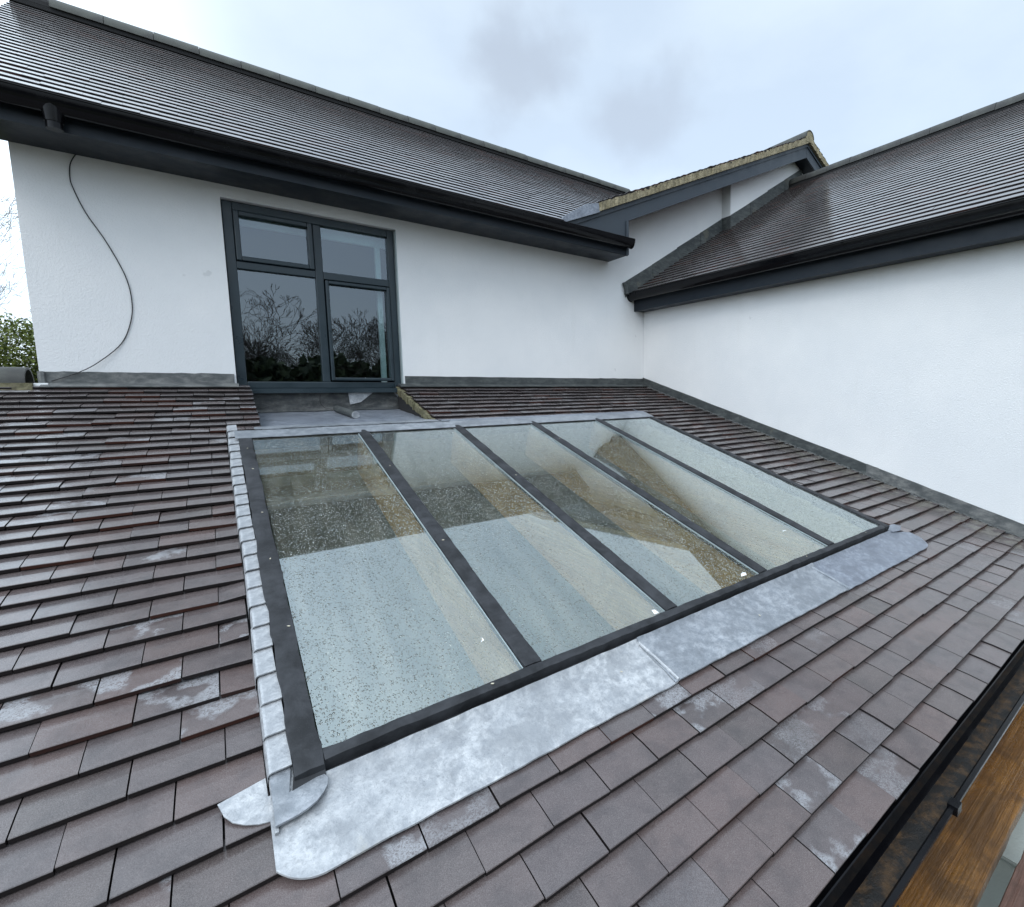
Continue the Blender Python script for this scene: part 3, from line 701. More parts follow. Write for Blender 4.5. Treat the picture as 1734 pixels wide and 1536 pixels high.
# mortar verge beside the lead tray
mb = MB()
rnd = random.Random(3); n = 40
for i in range(n):
    s0 = 0.03 + 1.0 * i / n; s1 = s0 + 1.0 / n
    e = rnd.uniform(0, .012)
    fbox(mb, LR, -3.012 + e, -2.95, s0, s1, -0.075 + rnd.uniform(-.006, .006), -0.018 - 0.013 * ((i % 4) / 4))
mb.build('verge_mortar', M_mortar_green, roof, label='mossy mortar edge beside the lead tray')
mb = MB(); fbox(mb, LR, -2.995, -2.96, 0.0, 1.02, -0.26, -0.07); mb.build('verge_batten', M_dark, roof)
mb = MB(); fbox(mb, LR, -4.10, -4.070, 0.0, 1.03, -0.26, -0.034); mb.build('verge_batten', M_dark, roof)
# walls of the lean-to and its room
mb = MB(); mb.box((XA + 0.2, -4.02, GZ), (0.0 - .002, -3.80, -1.14)); mb.prism([(-3.80, GZ), (-0.002, GZ), (-0.002, -0.06), (-3.80, -1.13)],
    lambda p: (XA + 0.2, p[0], p[1]), lambda p: (XA + 0.4, p[0], p[1]))
mb.build('wall', M_wall, ext)
mb = MB(); mb.box((XA + 0.4, -3.8, GZ + 0.9), (-0.002, -0.002, GZ + 1.0)); mb.build('floor', M_floor, ext)
# plaster lining of the back wall and right wall inside
mb = MB(); mb.box((XA + 0.45, -0.03, GZ + 1.0), (-0.03, -0.004, -0.32)); mb.box((-0.03, -3.79, GZ + 1.0), (-0.004, -0.031, -1.20)); mb.box((XA + 0.41, -3.79, GZ + 1.0), (XA + 0.44, -0.031, -1.2)); mb.box((XA + .45, -3.79, GZ + 1.0), (-0.04, -3.77, -1.2))
mb.build('room_lining', M_plaster, ext)

# flashings where the roof meets the walls
def wavy_strip(mb, xa, xb, z0, z1, y, th, n, amp, rnd):
    vs = []
    for i in range(n + 1):
        x = xa + (xb - xa) * i / n; a = rnd.uniform(-amp, amp); b_ = rnd.uniform(-.0015, .0015)
        vs += [(x, y - th + b_, z0), (x, y - th + b_, z1 + a), (x, y, z1 + a), (x, y, z0)]
    fs = []
    for i in range(n):
        k = 4 * i
        for j in range(4): fs.append((k + j, k + (j + 1) % 4, k + 4 + (j + 1) % 4, k + 4 + j))
    fs += [(0, 1, 2, 3), (4 * n + 3, 4 * n + 2, 4 * n + 1, 4 * n)]
    mb.add(vs, fs)
rnd = random.Random(9)
mb = MB(); wavy_strip(mb, XL - 0.004, XW0 - 0.012, 0.075, 0.192, -0.0005, 0.008, 26, 0.0025, rnd)
fbox(mb, LR, XL + 0.01, XW0 + 0.01, 0.010, 0.100, 0.0005, 0.006)
mb.tube([(XL + 0.01, -0.012, 0.19), (XL + 0.01, -0.02, 0.09)], 0.018, 8)
mb.build('wall_flashing', M_lead_up, ext, label='dark lead flashing at the wall foot, left of the window')
mb = MB(); wavy_strip(mb, XW1 + 0.012, -0.62, 0.075, 0.190, -0.0005, 0.008, 30, 0.0015, rnd); wavy_strip(mb, -0.70, -0.012, 0.075, 0.193, -0.0005, 0.011, 10, 0.0015, rnd)
fbox(mb, LR, -2.985, -0.02, 0.010, 0.100, 0.0005, 0.006)
mb.build('wall_flashing', M_lead_dark, ext, label='dark lead flashing at the wall foot, right of the window')
mb = MB()
sx = -0.0005
def side_fl(s0, s1, e):
    # upstand on the wing wall
    n = 14; vs = []
    for i in range(n + 1):
        s = s0 + (s1 - s0) * i / n
        p = LR(0, s, 0); a = rnd.uniform(-.002, .002)
        vs += [(sx - 0.008 - e, p.y, p.z - 0.005), (sx - 0.008 - e, p.y, p.z + 0.088 + a), (sx, p.y, p.z + 0.088 + a), (sx, p.y, p.z - 0.005)]
    fs = []
    for i in range(n):
        k = 4 * i
        for j in range(4): fs.append((k + j, k + (j + 1) % 4, k + 4 + (j + 1) % 4, k + 4 + j))
    fs += [(0, 1, 2, 3), (4 * n + 3, 4 * n + 2, 4 * n + 1, 4 * n)]
    mb.add(vs, fs)
side_fl(0.0, 1.55, 0.004); side_fl(1.45, 3.0, 0.0)
mb.build('side_flashing', M_lead_dark, ext, label='long dark lead flashing against the right wall, upper length')
mb = MB(); side_fl(2.9, SE + 0.02, 0.003); mb.build('side_flashing', M_lead_up, ext, label='paler lower length of the right wall flashing')
# lead soakers peeping out along the wing wall
mb = MB(); fbox(mb, LR, -0.028, -0.004, 0.1, SE - 0.01, -0.012, -0.004)
src = None
for k in range(3, 40):
    s = SE - G * k
    m_ = MB(); fbox(m_, LR, -0.030, -0.010, -0.055, 0.028, -0.003, 0.002)
    if src is None:
        src = m_.build('soaker', M_lead_up, ext, origin=tuple(LR.O)); o = src
    else: o = src.copy(); COL.objects.link(o); o.parent = ext
    o.location = LR(0, s, 0) - wloc(ext); o['group'] = 'small lead soakers between tiles and right wall'

# lead tray under the window
trz = lambda y: -0.105 + (0.095 / 1.15) * y
def trp(x, y, h=0): return (x, y, trz(y) + h)
rnd = random.Random(21)
def sheet(fn, nx, ny, th, name, m, parent, label=None):
    """thin, slightly dented sheet from a grid function fn(u, v) -> point"""
    mb = MB(); top = [[Vector(fn(i / nx, j / ny)) for i in range(nx + 1)] for j in range(ny + 1)]
    vs = [p for r_ in top for p in r_] + [p - Vector((0, 0, th)) for r_ in top for p in r_]
    W_ = nx + 1; K = W_ * (ny + 1); fs = []
    for j in range(ny):
        for i in range(nx):
            a = j * W_ + i; fs += [(a, a + 1, a + W_ + 1, a + W_), (K + a, K + a + W_, K + a + W_ + 1, K + a + 1)]
    for i in range(nx): fs += [(i, K + i, K + i + 1, i + 1), (ny * W_ + i, ny * W_ + i + 1, K + ny * W_ + i + 1, K + ny * W_ + i)]
    for j in range(ny): a = j * W_; fs += [(a, a + W_, K + a + W_, K + a), (a + nx, K + a + nx, K + a + W_ + nx, a + W_ + nx)]
    mb.add(vs, fs); return mb.build(name, m, parent, smooth=True, label=label)
def dent(x, y, a): return a * (math.sin(x * 19 + y * 7) * math.sin(y * 23 - x * 5) + 0.5 * math.sin(x * 47 + 1) * math.sin(y * 41))
sheet(lambda u, v: trp(-4.10 + 1.13 * u, -0.005 - 0.86 * v, dent(u * 1.1, v, .002)), 40, 24, 0.004, 'lead_tray', M_lead_mid, ext, 'flat blue-grey lead tray beneath the window')
def lip(u, v):
    x = -4.10 + 1.13 * u; yE = -0.866; zE = trz(-0.866)
    # rolls over, then runs down onto the head of the rooflight
    y = yE - 0.35 * v; z = zE - 0.020 * v - 0.018 * math.sin(min(1, v * 3) * math.pi) * 0 + 0.012 * math.exp(-((v - 0.12) / 0.12) ** 2)
    tgt = LR(0, 1.225, 0.058)
    y = yE + (tgt.y - yE) * v; z = zE + 0.004 + (tgt.z - zE) * v + 0.010 * math.exp(-((v - 0.15) / 0.15) ** 2)
    return (x, y, z + dent(x, v * 0.4, .0025))
sheet(lip, 70, 14, 0.004, 'lead_apron_fold', M_lead_mid2, ext, 'bright dressed front edge of the lead tray')
def ups(u, v):
    x = -4.13 + 1.19 * u; z = -0.10 + 0.145 * v
    return (x, -0.006 - 0.010 * math.exp(-v * 9) + 0.4 * dent(x * .7, z * 3, .006) - 0.006, z)
mbu = sheet(ups, 60, 14, 0.0, 'lead_upstand', M_lead_up, ext, 'creased lead upstand with pale patches under the window')
# pale triangular dressed patches on the upstand
mb = MB(); mb.prism([(-3.395, 0.045), (-3.20, 0.045), (-3.30, -0.035), (-3.385, -0.055)], lambda p: (p[0], -0.024, p[1]), lambda p: (p[0], -0.018, p[1]))
mb.build('upstand_patch', M_lead_new, ext); mb = MB()
mb.prism([(-3.03, 0.045), (-2.985, 0.045), (-2.985, -0.01)], lambda p: (p[0], -0.024, p[1]), lambda p: (p[0], -0.018, p[1]))
mb.build('upstand_patch', M_lead_new, ext)

# eave gutter of the lean-to: fascia, gutter, silt
eY = LR(0, SE, 0).y; eZ = LR(0, SE, 0).z
mb = MB(); mb.box((XA, eY + 0.075, eZ - 0.22), (-0.002, eY + 0.095, eZ - 0.035)); mb.build('fascia', M_anth, ext)
mb = MB(); mb.box((XA, eY - 0.012, eZ - 0.050), (-0.002, eY - 0.0085, eZ - 0.006)); mb.box((XA, eY - 0.0085, eZ - 0.030), (-0.002, eY + 0.09, eZ - 0.0265)); mb.build('eave_strip', M_gutter, ext)
gc = eY - 0.040; gzt = eZ - 0.048; gr = 0.048
prof = [(-math.cos(math.pi * i / 16) * gr, -math.sin(math.pi * i / 16) * gr * 1.15) for i in range(17)]
inner = [(x * .95, y * .95) for x, y in prof][::-1]
mb = MB(); mb.prism(prof + inner, lambda p: (XA, gc - p[0], gzt + p[1]), lambda p: (-0.002, gc - p[0], gzt + p[1]))
mb.box((XA, gc - gr - 0.010, gzt - 0.004), (-0.002, gc - gr + 0.002, gzt + 0.006))
lg = mb.build('gutter', M_gutter, ext, smooth=True, label='black gutter with silt at the foot of the lower roof')
mb = MB(); rnd = random.Random(4); n = 160; vs = []
for i in range(n + 1):
    x = XA + 0.02 - XA * 0.99 * i / n if False else XA + 0.02 + (-0.03 - XA) * i / n
    e = rnd.uniform(-.004, .004)
    e *= 0.4; vs += [(x, gc + 0.028 + e, gzt - 0.043), (x, gc + e, gzt - 0.041 + rnd.uniform(-.0012, .0012)), (x, gc - 0.028 + e, gzt - 0.043), (x, gc, gzt - 0.053)]
fs = []
for i in range(n):
    k = 4 * i
    for j in range(4): fs.append((k + j, k + (j + 1) % 4, k + 4 + (j + 1) % 4, k + 4 + j))
fs += [(0, 1, 2, 3), (4 * n + 3, 4 * n + 2, 4 * n + 1, 4 * n)]
mb.add(vs, fs); mb.build('silt', M_silt, lg)
for bx in (-5.9, -5.0, -4.1, -2.75, -1.9, -1.0):
    mb = MB(); mb.prism(prof + [(x * 1.07, y * 1.07) for x, y in prof][::-1], lambda p: (bx, gc - p[0], gzt + p[1]), lambda p: (bx + 0.025, gc - p[0], gzt + p[1]))
    mb.box((bx - 0.004, gc - gr - 0.018, gzt - 0.014), (bx + 0.029, gc - gr + 0.008, gzt + 0.012))
    mb.build('gutter_bracket', M_gutter, lg)['group'] = 'brackets holding the lower gutter'
# lone ridge at the far left, beyond the corner of the house
mb = MB(); half_round(mb, (-5.17, 0.03, 0.112), (-5.62, 0.03, 0.112), (0, 0, 1), (0, 1, 0), 0.105)
r1 = mb.build('ridge_tile', M_ridge, ext, smooth=True); r1['group'] = 'ridge tiles at the far left'
for i in range(1, 4):
    o = r1.copy(); COL.objects.link(o); o.parent = ext; o.location = r1.location + Vector((-0.455 * i, 0, 0))
mb = MB(); mb.box((XA, -0.085, 0.03), (-5.14, 0.145, 0.118)); mb.box((-5.17, -0.06, 0.09), (-5.155, 0.12, 0.19)) if False else None
mb.build('ridge_bedding', M_mortar_green, ext)
LRb = Frame((0, 0.06, 0.1185 - 0.01), (1, 0, 0), (0, math.cos(PITCH), -math.sin(PITCH)))
mb = MB(); fbox(mb, LRb, XA, -5.13, 0, 2.0, -0.12, -0.01); mb.build('rear_slope', M_tile, ext)
mb = MB(); mb.box((XL - 0.05, -0.055, 0.100), (XL + 0.04, -0.012, 0.118)); mb.build('mortar_fillet', M_white, ext)

# ================================================================== ROOFLIGHT
rl = tag(empty('rooflight', tuple(LR(-2.62, 2.4, -0.1))), 'five-pane rooflight wet with rain, black taped bars and lead round it, in lower roof', 'rooflight')
HG = 0.04
gx0, gx1, gs0, gs1 = -4.1254, -1.1142, 1.335, 3.489
bars = [-3.557, -2.948, -2.343, -1.714]
def wob_bar(mb, F, xa, xb, s0, s1, h0, h1, n=40, amp=0.0022, rnd=random.Random(2), along='s'):
    vs = []
    for i in range(n + 1):
        q = s0 + (s1 - s0) * i / n
        a = rnd.uniform(-amp, amp); c = rnd.uniform(-amp, amp); d = rnd.uniform(-amp, amp) * .6; e = rnd.uniform(-amp, amp) * .6
        P = (lambda x, h: F(x, q, h)) if along == 's' else (lambda x, h: F(q, x, h))
        vs += [P(xa + a, h0), P(xa + a + .002, h1 + d), P((xa + xb) / 2 + c, h1 + .003 + e), P(xb + c - .002, h1 + e), P(xb + c, h0)]
    fs = []
    for i in range(n):
        k = 5 * i
        for j in range(5): fs.append((k + j, k + (j + 1) % 5, k + 5 + (j + 1) % 5, k + 5 + j))
    fs += [(0, 1, 2, 3, 4), tuple(5 * n + j for j in (4, 3, 2, 1, 0))]
    mb.add(vs, fs)
mb = MB(); wob_bar(mb, LR, -4.186, gx0, 1.228, gs1 + 0.045, -0.03, HG + .008, amp=0.0034)
mb.prism([(-4.186, gs1 + .03), (gx0, gs1 + .03), (gx0 - .001, 3.552), (-4.196, 3.565)], lambda p: LR(p[0], p[1], 0.004), lambda p: LR(p[0], p[1], HG + .004 if p[1] < 3.53 else 0.016))
mb.build('side_rail', M_tape, rl, smooth=True, label='left side rail with wrinkled black tape, running past the corner')
mb = MB(); wob_bar(mb, LR, gx1, -1.062, 1.215, gs1 + 0.036, -0.03, HG + .008)
mb.build('side_rail', M_tape, rl, smooth=True, label='right side rail of the rooflight')
mb = MB(); wob_bar(mb, LR, gs1, gs1 + 0.034, gx0 + .0005, gx1 - .0005, -0.02, HG + .0075, n=70, along='x')
fbox(mb, LR, gx0 + .001, gx1 + 0.04, gs1 + 0.0345, gs1 + 0.050, -0.02, HG * 0.35)
mb.build('bottom_rail', M_tape, rl, smooth=True)
mb = MB(); fbox(mb, LR, gx0, gx1, 1.20, 1.32, -0.03, HG - .008); mb.build('head_rail', M_tape, rl)
for i, bx in enumerate(bars):
    mb = MB(); wob_bar(mb, LR, bx - 0.031, bx + 0.031, 1.30, gs1 - .0005, HG - .020, HG + .009, rnd=random.Random(30 + i))
    o = mb.build('glazing_bar', M_tape, rl, smooth=True); o['group'] = 'black taped glazing bars between the panes'
    mb = MB(); fbox(mb, LR, bx - 0.0350, bx - 0.0315, 1.34, gs1 - .004, HG - .004, HG + .0025); mb.build('seal', M_bead, o)
xs = [gx0] + bars + [gx1]
for i in range(5):
    a = xs[i] + (0.033 if i else 0.0005) - (0.0); b = xs[i + 1] - (0.0375 if i < 4 else 0.0005)
    if i: a = xs[i] + 0.0315
    mb = MB(); fbox(mb, LR, a - .0, b + .0, 1.325, gs1 - .0005, HG - .024, HG)
    o = mb.build('pane', M_glass_roof, rl, origin=tuple(LR((a + b) / 2, 2.4, HG))); o['group'] = 'rain-spotted glass panes of the rooflight'
# timber below the glass
for bx in bars:
    mb = MB(); fbox(mb, LR, bx - 0.030, bx + 0.030, 1.30, gs1 + 0.02, -0.23, HG - .026)
    mb.build('rafter', M_oak, rl)['group'] = 'oak rafters under the glazing bars'
mb = MB()
fbox(mb, LR, gx1 + 0.001, gx1 + 0.03, 1.25, gs1 + 0.03, -0.85, -0.021)
fbox(mb, LR, gx0 - 0.03, gx0 - 0.001, 1.25, gs1 + 0.03, -0.30, -0.021)
fbox(mb, LR, gx0 - 0.03, gx1 + 0.03, 1.20, 1.249, -0.42, -0.031); fbox(mb, LR, gx0 - 0.03, gx1 + 0.03, gs1 + 0.006, gs1 + 0.03, -0.30, -0.021)
mb.build('lining', M_lining, rl)
# lead head strip above the right-hand panes
def head(u, v):
    x = -3.02 + 1.96 * u; p = LR(x, 1.075 + 0.150 * v, 0.0 + 0.052 * min(1, v * 1.6) ** 0.7 if True else 0)
    return tuple(p + Vector((0, 0, dent(x, v, .001))))
sheet(head, 60, 6, 0.004, 'head_flashing', M_lead_mid, rl, 'narrow bright lead strip along the top of the panes')
def head2(u, v):
    x = -4.20 + 3.14 * u; p = LR(x, 1.222 + 0.112 * v, 0.054 - 0.004 * v); return tuple(p + Vector((0, 0, dent(x, v, .0008))))
sheet(head2, 90, 4, 0.003, 'head_flashing', M_lead_mid2, rl, 'bright lead strip lapping over the top edge of the glass')
# lead apron below, in three lapped lengths with rounded ends
def apron(x0, x1, hlift, ml, r0=0, r1=0, lab=None):
    s0, s1 = gs1 + 0.046, 3.737
    def end(x):
        q = s1 + 0.0010 * math.sin(x * 13) + 0.0006 * math.sin(x * 47 + 1)
        if r0: q -= 0.050 * max(0, 1 - (x - x0) / 0.085) ** 2.4
        if r1:
            e = max(0, 1 - (x1 - x) / 0.13); q -= 0.075 * e ** 3
        return q
    def top(x):
        if r1 and x > x1 - 0.17: return s0 + 0.060 * ((x - x1 + 0.17) / 0.17) ** 1.5
        return s0
    def fn(u, v):
        x = x0 + (x1 - x0) * u; a, b_ = top(x), end(x); q = a + (b_ - a) * v
        h = 0.008 + hlift + 0.016 * max(0, 1 - (q - s0) / 0.020) + 0.0013 * math.sin(x * 37 + q * 22) * math.sin(q * 61 + x * 5) + 0.0011 * math.sin(x * 71 + 2) * math.sin(q * 33) - 0.004 * max(0, v - 0.75) * 4 * 0.6
        return tuple(LR(x, q, h))
    return sheet(fn, int((x1 - x0) * 110), 22, 0.004, 'apron_flashing', ml, rl, label=lab)
apron(-4.236, -3.150, 0.0, M_lead_new, r0=1, lab='widest, brightest length of lead apron below the glass')
apron(-3.165, -1.985, 0.0045, M_lead_mid2, lab='middle length of lead apron')
apron(-2.005, -0.905, 0.0, M_lead_mid, r1=1, lab='bluish right-hand length of lead apron with a rounded end')
for xx in (-3.155, -1.995):
    mb = MB(); mb.tube([LR(xx - .006, 3.545, 0.014), LR(xx, 3.64, 0.015), LR(xx + .006, 3.735, 0.012)], 0.0055, 8)
    mb.build('apron_lap', M_lead_new if xx < -3 else M_lead_mid2, rl, smooth=True)
# corner patch and ear at the bottom-left
def flat(poly, h, th, m, name, lab=None):
    mb = MB(); mb.prism(poly, lambda p: LR(p[0], p[1], h - th), lambda p: LR(p[0], p[1], h)); return mb.build(name, m, rl, label=lab)
flat([(-4.229, 3.41), (-4.186, 3.43), (-4.186, 3.47), (-4.198, 3.548), (-4.130, 3.538), (-4.124, 3.553), (-4.128, 3.570), (-4.138, 3.584), (-4.152, 3.596), (-4.170, 3.604), (-4.190, 3.609), (-4.229, 3.612)],
     0.026, 0.006, M_lead_mid2, 'corner_flashing', 'rounded lead patch at the bottom left corner of the frame')
flat([(-4.322, 3.487), (-4.236, 3.470), (-4.234, 3.580), (-4.256, 3.574), (-4.278, 3.562), (-4.298, 3.545), (-4.312, 3.522)], 0.004, 0.003, M_lead_new, 'lead_ear', 'small round-ended lead ear lapping onto the left tiles')
flat([(-4.231, 3.40), (-4.224, 3.40), (-4.224, 3.62), (-4.231, 3.62)], 0.017, 0.02, M_lead_new, 'corner_fold')
flat([(-4.226, 3.40), (-4.183, 3.40), (-4.183, 3.56), (-4.226, 3.56)], 0.020, 0.03, M_lead_new, 'corner_fold')
flat([(-1.085, 3.490), (-0.93, 3.500), (-0.90, 3.535), (-0.98, 3.565), (-1.06, 3.552)], 0.022, 0.004, M_lead_mid, 'corner_flashing', 'lead patch at the bottom right corner of the frame')
# stepped cover pieces on both sides
def step_mesh(x0, x1, hl, hr, L_):
    mb = MB()
    pr = [(x0, hl), (x0 + .002, hr - .008), (x0 + .005, hr - .002), (x0 + .010, hr), (x1, hr + .002)]
    pr2 = [(a, h - .004) for a, h in pr][::-1]; poly = pr + pr2
    mb.prism(poly, lambda p: LR(p[0], 0.0, p[1] + 0.0) , lambda p: LR(p[0], -L_, p[1] - 0.010)); return mb
src = None
for k in range(8, 31):
    s = SE - G * k + 0.012
    if s > 3.50: continue
    if src is None: src = step_mesh(-4.232, -4.184, -0.012, 0.036, 0.120).build('cover_flashing', M_lead_new, rl, origin=tuple(LR(0, 0, 0))); o = src
    else: o = src.copy(); COL.objects.link(o); o.parent = rl
    o.location = LR(0, s, 0) - wloc(rl) + Vector((random.uniform(-.003, .003), 0, random.uniform(-.001, .0015)))
    o['group'] = 'stepped lead pieces down the left side of the rooflight'
src = None
for k in range(8, 31):
    s = SE - G * k + 0.012
    if s > 3.5: continue
    if src is None:
        mb = MB(); pr = [(-1.064, 0.040), (-1.045, 0.036), (-1.030, 0.010), (-0.945, -0.010)]; poly = pr + [(a, h - .004) for a, h in pr][::-1]
        mb.prism(poly, lambda p: LR(p[0], 0.0, p[1]), lambda p: LR(p[0], -0.120, p[1] - 0.010))
        src = mb.build('cover_flashing', M_lead_mid, rl, origin=tuple(LR(0, 0, 0))); o = src
    else: o = src.copy(); COL.objects.link(o); o.parent = rl
    o.location = LR(0, s, 0) - wloc(rl) + Vector((random.uniform(-.004, .004), 0, 0))
    o['group'] = 'stepped lead pieces down the right side of the rooflight'
# clean underside upstands so no light leaks round the glass
mb = MB(); fbox(mb, LR, -4.225, -4.188, 1.2, 3.50, -0.10, -0.022); mb.build('kerb', M_dark, rl)
mb = MB(); fbox(mb, LR, -1.060, -0.93, 1.2, 3.52, -0.10, -0.028); mb.build('kerb', M_dark, rl)

# white label scraps left on the glass
def scrap(x, s, poly, lab):
    mb = MB(); mb.prism(poly, lambda p: LR(x + p[0], s + p[1], HG + .0006), lambda p: LR(x + p[0], s + p[1], HG + .0014))
    tag(mb.build('paper_scrap', M_white), lab, 'paper scrap')
scrap(-2.455, 3.455, [(-.022, 0.008), (.016, .010), (.026, -.004), (.012, -.010), (-.004, -.006)], 'torn white paper scrap on the glass of the third pane, at its lower right corner')
scrap(-3.02, 3.468, [(-.010, .012), (.012, .012), (.010, -.008), (-.004, -.012)], 'torn white paper scrap in the lower right corner of the second pane')
scrap(-3.655, 3.318, [(-.002, .010), (.012, .004), (.010, -.010), (.006, .002)], 'tiny white paper scrap in the lower right of the first pane')
scrap(-1.845, 3.272, [(-.010, -.002), (.016, .002), (.014, .010), (.010, .004), (-.010, .004)], 'thin white paper scrap at the right of the fourth pane')

# ================================================================== LOOSE THINGS
pts = [(-4.83, 1.56), (-4.845, 1.542), (-4.872, 1.48), (-4.880, 1.40), (-4.872, 1.338), (-4.829, 1.198), (-4.75, 1.031), (-4.679, 0.828), (-4.661, 0.666), (-4.678, 0.529), (-4.736, 0.381), (-4.858, 0.249), (-4.957, 0.182), (-5.07, 0.131)]
def smooth_path(p, k=6):
    out_ = []
    for i in range(len(p) - 1):
        p0 = Vector(p[max(i - 1, 0)]); p1 = Vector(p[i]); p2 = Vector(p[i + 1]); p3 = Vector(p[min(i + 2, len(p) - 1)])
        for j in range(k):
            t = j / k; out_.append(0.5 * ((2 * p1) + (p2 - p0) * t + (2 * p0 - 5 * p1 + 4 * p2 - p3) * t * t + (3 * p1 - p0 - 3 * p2 + p3) * t ** 3))
    out_.append(Vector(p[-1])); return out_
pp = smooth_path([(x, -0.006 if 0.25 < z else -0.020, z) for x, z in pts])
mb = MB(); mb.tube(pp, 0.0029, 8); tag(mb.build('cable', M_cable, smooth=True), 'thin black cable hanging in a loose curve down the white wall left of the window', 'cable')
# lead-covered roll end on the tray with its wire
t0 = Vector((-3.50, -0.10, trz(-0.10) + 0.028)); t1 = Vector((-3.455, -0.56, trz(-0.56) + 0.028))
mb = MB(); mb.tube([t0, t1], 0.027, 18); pipe = tag(mb.build('pipe', M_lead_dark, smooth=True), 'short grey pipe lying on the lead tray below the window', 'pipe')
mb = MB(); d = (t1 - t0).normalized(); mb.tube([t1, t1 + d * 0.012], [0.028, 0.026], 18); mb.build('end_cap', M_lead_new, pipe, smooth=True)
mb = MB(); mb.tube(smooth_path([(-3.60, -0.022, 0.03), (-3.605, -0.03, -0.03), (-3.58, -0.05, -0.075), (-3.53, -0.08, -0.088), (-3.50, -0.10, -0.088)]), 0.0022, 6)
tag(mb.build('wire', M_cable, smooth=True), 'fine black wire curling down the lead upstand to the grey pipe', 'wire')

rnd = random.Random(77)
PW = ['left side rail, topmost of five', 'left side rail, second from the top', 'left side rail, third from the top', 'left side rail, fourth from the top', 'left side rail, lowest of five',
      'first glazing bar from the left, upper of two', 'first glazing bar from the left, lower of two', 'second glazing bar from the left', 'third glazing bar from the left', 'fourth glazing bar from the left',
      'bottom rail under the first pane', 'bottom rail under the fourth pane', 'bottom rail under the rightmost pane', 'widest length of lead apron', 'middle length of lead apron']
M_petal = mat('dry_petal', (0.50, 0.46, 0.36), 0.8)
for i, (x, q, hh) in enumerate([(-4.155, 1.50, .052), (-4.150, 1.78, .052), (-4.148, 2.25, .052), (-4.152, 2.62, .052), (-4.140, 3.02, .052), (-3.555, 1.9, .053), (-3.560, 2.72, .053), (-2.95, 2.2, .053), (-2.34, 1.7, .053), (-1.71, 2.4, .053), (-3.7, 3.505, .052), (-2.0, 3.505, .052), (-1.35, 3.506, .052), (-3.3, 3.62, .012), (-2.6, 3.66, .016)]):
    mb = MB(); a = rnd.uniform(0, 3); L_ = rnd.uniform(.003, .006); W_ = L_ * .5; pl_ = [(-L_, 0), (-L_ * .3, -W_), (L_, -W_ * .3), (L_ * .5, W_)]
    rot = lambda p: (p[0] * math.cos(a) - p[1] * math.sin(a), p[0] * math.sin(a) + p[1] * math.cos(a))
    mb.prism([rot(p) for p in pl_], lambda p: LR(x + p[0], q + p[1], hh), lambda p: LR(x + p[0], q + p[1], hh + .0015))
    tag(mb.build('petal', M_petal), 'tiny pale dry petal on the ' + PW[i], 'petal', 'tiny pale petals on the rooflight')

# scaffold boards below the gutter
def board(y0, y1, z, x0, x1, m, lab, seed=1):
    rnd = random.Random(seed); mb = MB(); n = 60; vs = []
    for i in range(n + 1):
        x = x0 + (x1 - x0) * i / n; e = rnd.uniform(-.0025, .0025); f_ = rnd.uniform(-.0025, .0025); hh = rnd.uniform(-.001, .001)
        vs += [(x, y0 + e, z - 0.038), (x, y0 + e, z - 0.003 + hh), (x, y0 + 0.003 + e, z + hh), (x, y1 - 0.003 + f_, z + hh), (x, y1 + f_, z - 0.003), (x, y1 + f_, z - 0.038)]
    fs = []
    for i in range(n):
        k = 6 * i
        for j in range(6): fs.append((k + j, k + (j + 1) % 6, k + 6 + (j + 1) % 6, k + 6 + j))
    fs += [tuple(range(6)), tuple(6 * n + j for j in range(5, -1, -1))]
    mb.add(vs, fs); o = mb.build('scaffold_board', m); tag(o, lab, 'scaffold board'); o['group'] = 'wet scaffold boards below the lower gutter'; return o
BZ = -1.41
b1 = board(-4.303, -4.085, BZ, -5.4, -0.6, M_board, 'wet brown scaffold board lying right beside the black gutter, split along its grain')
mb = MB(); c0 = [(-3.42, -4.215), (-3.20, -4.200), (-2.98, -4.188), (-2.86, -4.172)]
mb.tube([(x, y, BZ + 0.0005) for x, y in c0], 0.0022, 6); mb.build('crack', M_dark, b1)
board(-4.58, -4.350, BZ + 0.0, -5.4, -2.36, M_board2, 'reddish scaffold board in the bottom right corner of the view, across the gap', 8)
# the gap shows a concrete block on the ground far below
mb = MB(); mb.box((-2.215, -4.42, GZ + 0.062), (-1.90, -4.19, -1.60)); mb.box((-2.225, -4.43, -1.597), (-1.89, -4.18, -1.585))
o = mb.build('concrete_pier', painted('pale_concrete', (0.26, 0.28, 0.26), 0.8, 0.002, 90)); tag(o, 'pale grey pier top seen through the gap between the two scaffold boards', 'pier')

